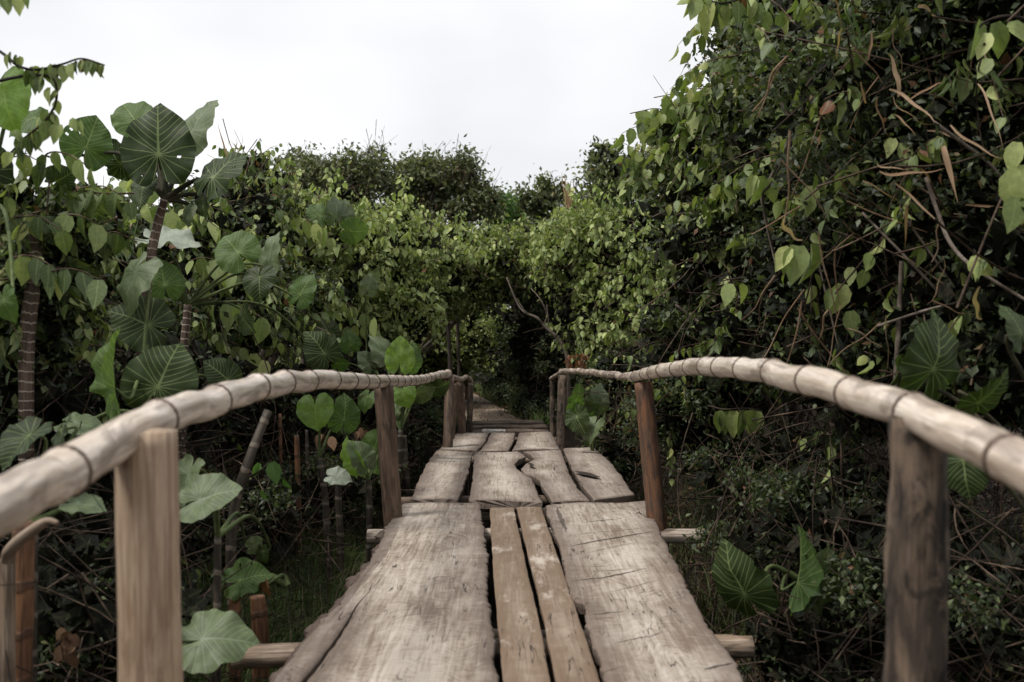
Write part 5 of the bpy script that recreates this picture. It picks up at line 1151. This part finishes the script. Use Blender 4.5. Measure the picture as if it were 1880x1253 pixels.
o = grass('grass', 'grass', p, .22, .005, .6); meta(o, 'short dark green grass verge to the right of the sandy path', 'grass')
p = np.column_stack([rng.uniform(-4.4, -.3, 8000), rng.uniform(13.6, 24, 8000)]); p = p[p[:, 0] < path_c(p[:, 1]) - .5]
o = grass('grass', 'grass', p, .14, .004, .6); meta(o, 'grass and weeds to the left of the sandy path', 'grass')
o = grass('dry_grass', 'dry_grass', keep(np.vstack([clumps(170, .95, 3.2, 3.6, 11.5, 30, .12), clumps(130, -3.0, -.95, 3.6, 11.5, 26, .12)]), .78), .42, .0022, .9)
meta(o, 'withered grass tangle with shade-darkened colour on the gully banks', 'dry grass')
# dead vine and twig tangle in the gully
N = 4600; xs_ = np.where(rng.random(N) < .5, rng.uniform(1.05, 3.6, N), rng.uniform(-3.6, -1.05, N)); ys_ = rng.uniform(2.6, 12.5, N)
zz = ground_h(xs_, ys_) + np.abs(rng.normal(0, .45, N)) + .02
c = np.column_stack([xs_, ys_, zz]); dd = norm(rng.normal(size=(N, 3)) * np.array([1, .7, .8])); q = np.linspace(-.5, .5, 7)[None, :, None]
ln = rng.uniform(.25, 1.0, (N, 1, 1)); side = rdir(N)[:, None]
pth = c[:, None] + dd[:, None] * q * ln + side * (np.cos(q * rng.uniform(3, 9, (N, 1, 1)) + rng.uniform(0, 6, (N, 1, 1))) * .24) * ln + rng.normal(0, .008, (N, 7, 3))
ok = (np.abs(pth[:, :, 0]) > .9).all(1) & (pth[:, :, 2] < 1.2).all(1); pth = pth[ok]
rad = rng.uniform(.0010, .0032, (len(pth), 1)) * np.linspace(1, .5, 7)[None]
h_ = len(pth) // 2
o = link('twig_tangle', mesh_np('twig_tangle', *tubes_np(pth[:h_], rad[:h_], 3), 'shade_dark_twig'), kind='stuff'); meta(o, 'tangle of brown dead twigs with shade-darkened colour in the gully', 'twigs')
o = link('twig_tangle', mesh_np('twig_tangle', *tubes_np(pth[h_:], rad[h_:], 3), 'dark_twig'), kind='stuff'); meta(o, 'tangle of thin dark dead vines in the gully', 'twigs')
# leaf litter
N = 9000; xs_ = np.where(rng.random(N) < .5, rng.uniform(.6, 3.6, N), rng.uniform(-3.6, -.6, N)); ys_ = rng.uniform(2.4, 13, N)
p = np.column_stack([xs_, ys_, ground_h(xs_, ys_) + .03 + rng.random(N) * .05])
o = leaf_mass('leaf_litter', 'dead', p, norm(rdir(N) * np.array([1, 1, .3])), norm(rdir(N) * .6 + np.array([0, 0, 1])), .055 * rng.uniform(.5, 1.5, N), small=True); meta(o, 'brown fallen leaves littering the gully floor', 'fallen leaves')
N = 2600; ys_ = rng.uniform(13.4, 26, N); xs_ = path_c(ys_) + np.where(rng.random(N) < .5, .36, -.36) * np.abs(rng.normal(0, 1, N)) ** .6
p = np.column_stack([xs_, ys_, np.full(N, -.012)])
o = leaf_mass('leaf_litter', 'dead', p, norm(rdir(N) * np.array([1, 1, .2])), norm(rdir(N) * .4 + np.array([0, 0, 1])), .038 * rng.uniform(.4, 1.3, N), small=True); meta(o, 'fallen leaves scattered over the sandy path', 'fallen leaves')

# ------------------------------------------------------------------ small accents
def leaf_bunch(label, pts, mat, cat, size_px, nm='leaf_bunch'):
    t = thing(nm, label, cat, P(*pts[0]))
    pos = np.array([tuple(P(x, y, d)) for x, y, d in pts]); n = len(pts)
    sz = np.array([size_px * d / F * random.uniform(.7, 1.3) for _, _, d in pts])
    tip = norm(np.column_stack([rng.normal(0, .5, n), rng.normal(0, .3, n), -np.ones(n)])); nr = norm(np.column_stack([rng.normal(0, .6, n), -np.ones(n), rng.normal(0, .4, n)]))
    leaf_parts(t, mat, pos, tip, nr, sz); return t
leaf_bunch('cluster of dry orange leaves above the far right handrail', [(1052 + random.uniform(-12, 24), 650 + random.uniform(-2, 22), 11.6 + random.uniform(-.1, .1)) for _ in range(44)], 'orange', 'dry leaves', 8)
leaf_bunch('crumpled brown dead leaves hanging behind the near left post, bottom left', [(125 + random.uniform(-18, 22), 1150 + random.uniform(0, 60), 3.0) for _ in range(16)], 'dead', 'dead leaves', 27)
leaf_bunch('brown dead leaves hanging by the lime leaved plant', [(600 + random.uniform(-18, 14), 795 + random.uniform(-4, 12), 7.2) for _ in range(5)] + [(662, 785, 7.6), (668, 790, 7.6), (656, 792, 7.6)], 'dead', 'dead leaves', 22)
leaf_bunch('pale dead leaves caught in the twigs right of the second right post', [(1375, 845, 7.0), (1362, 865, 7.0), (1382, 838, 7.0), (1368, 880, 7.0)], 'dead', 'dead leaves', 20)
# tall reed grass tufts rising from the shrubs
def reed_tuft(label, px, py, d, n, hpx, mat, spread=14):
    c = P(px, py, d); t = thing('reed_tuft', label, 'reeds', c)
    for k in range(n):
        a = P(px + random.uniform(-spread, spread) * .5, py, d + random.uniform(-.1, .1)); b_ = P(px + random.uniform(-spread, spread) * 1.3, py - hpx * random.uniform(.6, 1.1), d + random.uniform(-.2, .2))
        strip(t, 'blade', a, b_, random.uniform(3, 6) * d / F, mat, bend=.04)
reed_tuft('straw coloured reeds standing above the left shrub against the dark tree', 534, 400, 11.2, 9, 95, 'reed', 9)
reed_tuft('thin green reeds on top of the light green shrub at the right', 1112, 425, 12.4, 14, 70, 'green_reed', 26)
reed_tuft('few pale reeds on the skyline right of centre', 1045, 400, 13.2, 6, 82, 'reed', 10)
reed_tuft('dense yellow green reeds right of the thin ones on the light green shrub', 1165, 410, 12.0, 16, 55, 'green_reed', 34)
reed_tuft('green reed blades rising behind the tallest elephant ear plant', 225, 480, 6.2, 8, 110, 'green_reed', 26)
reed_tuft('two thin orange spikes on the skyline right of the tallest elephant ear plant', 420, 300, 7.0, 3, 80, 'reed', 16)
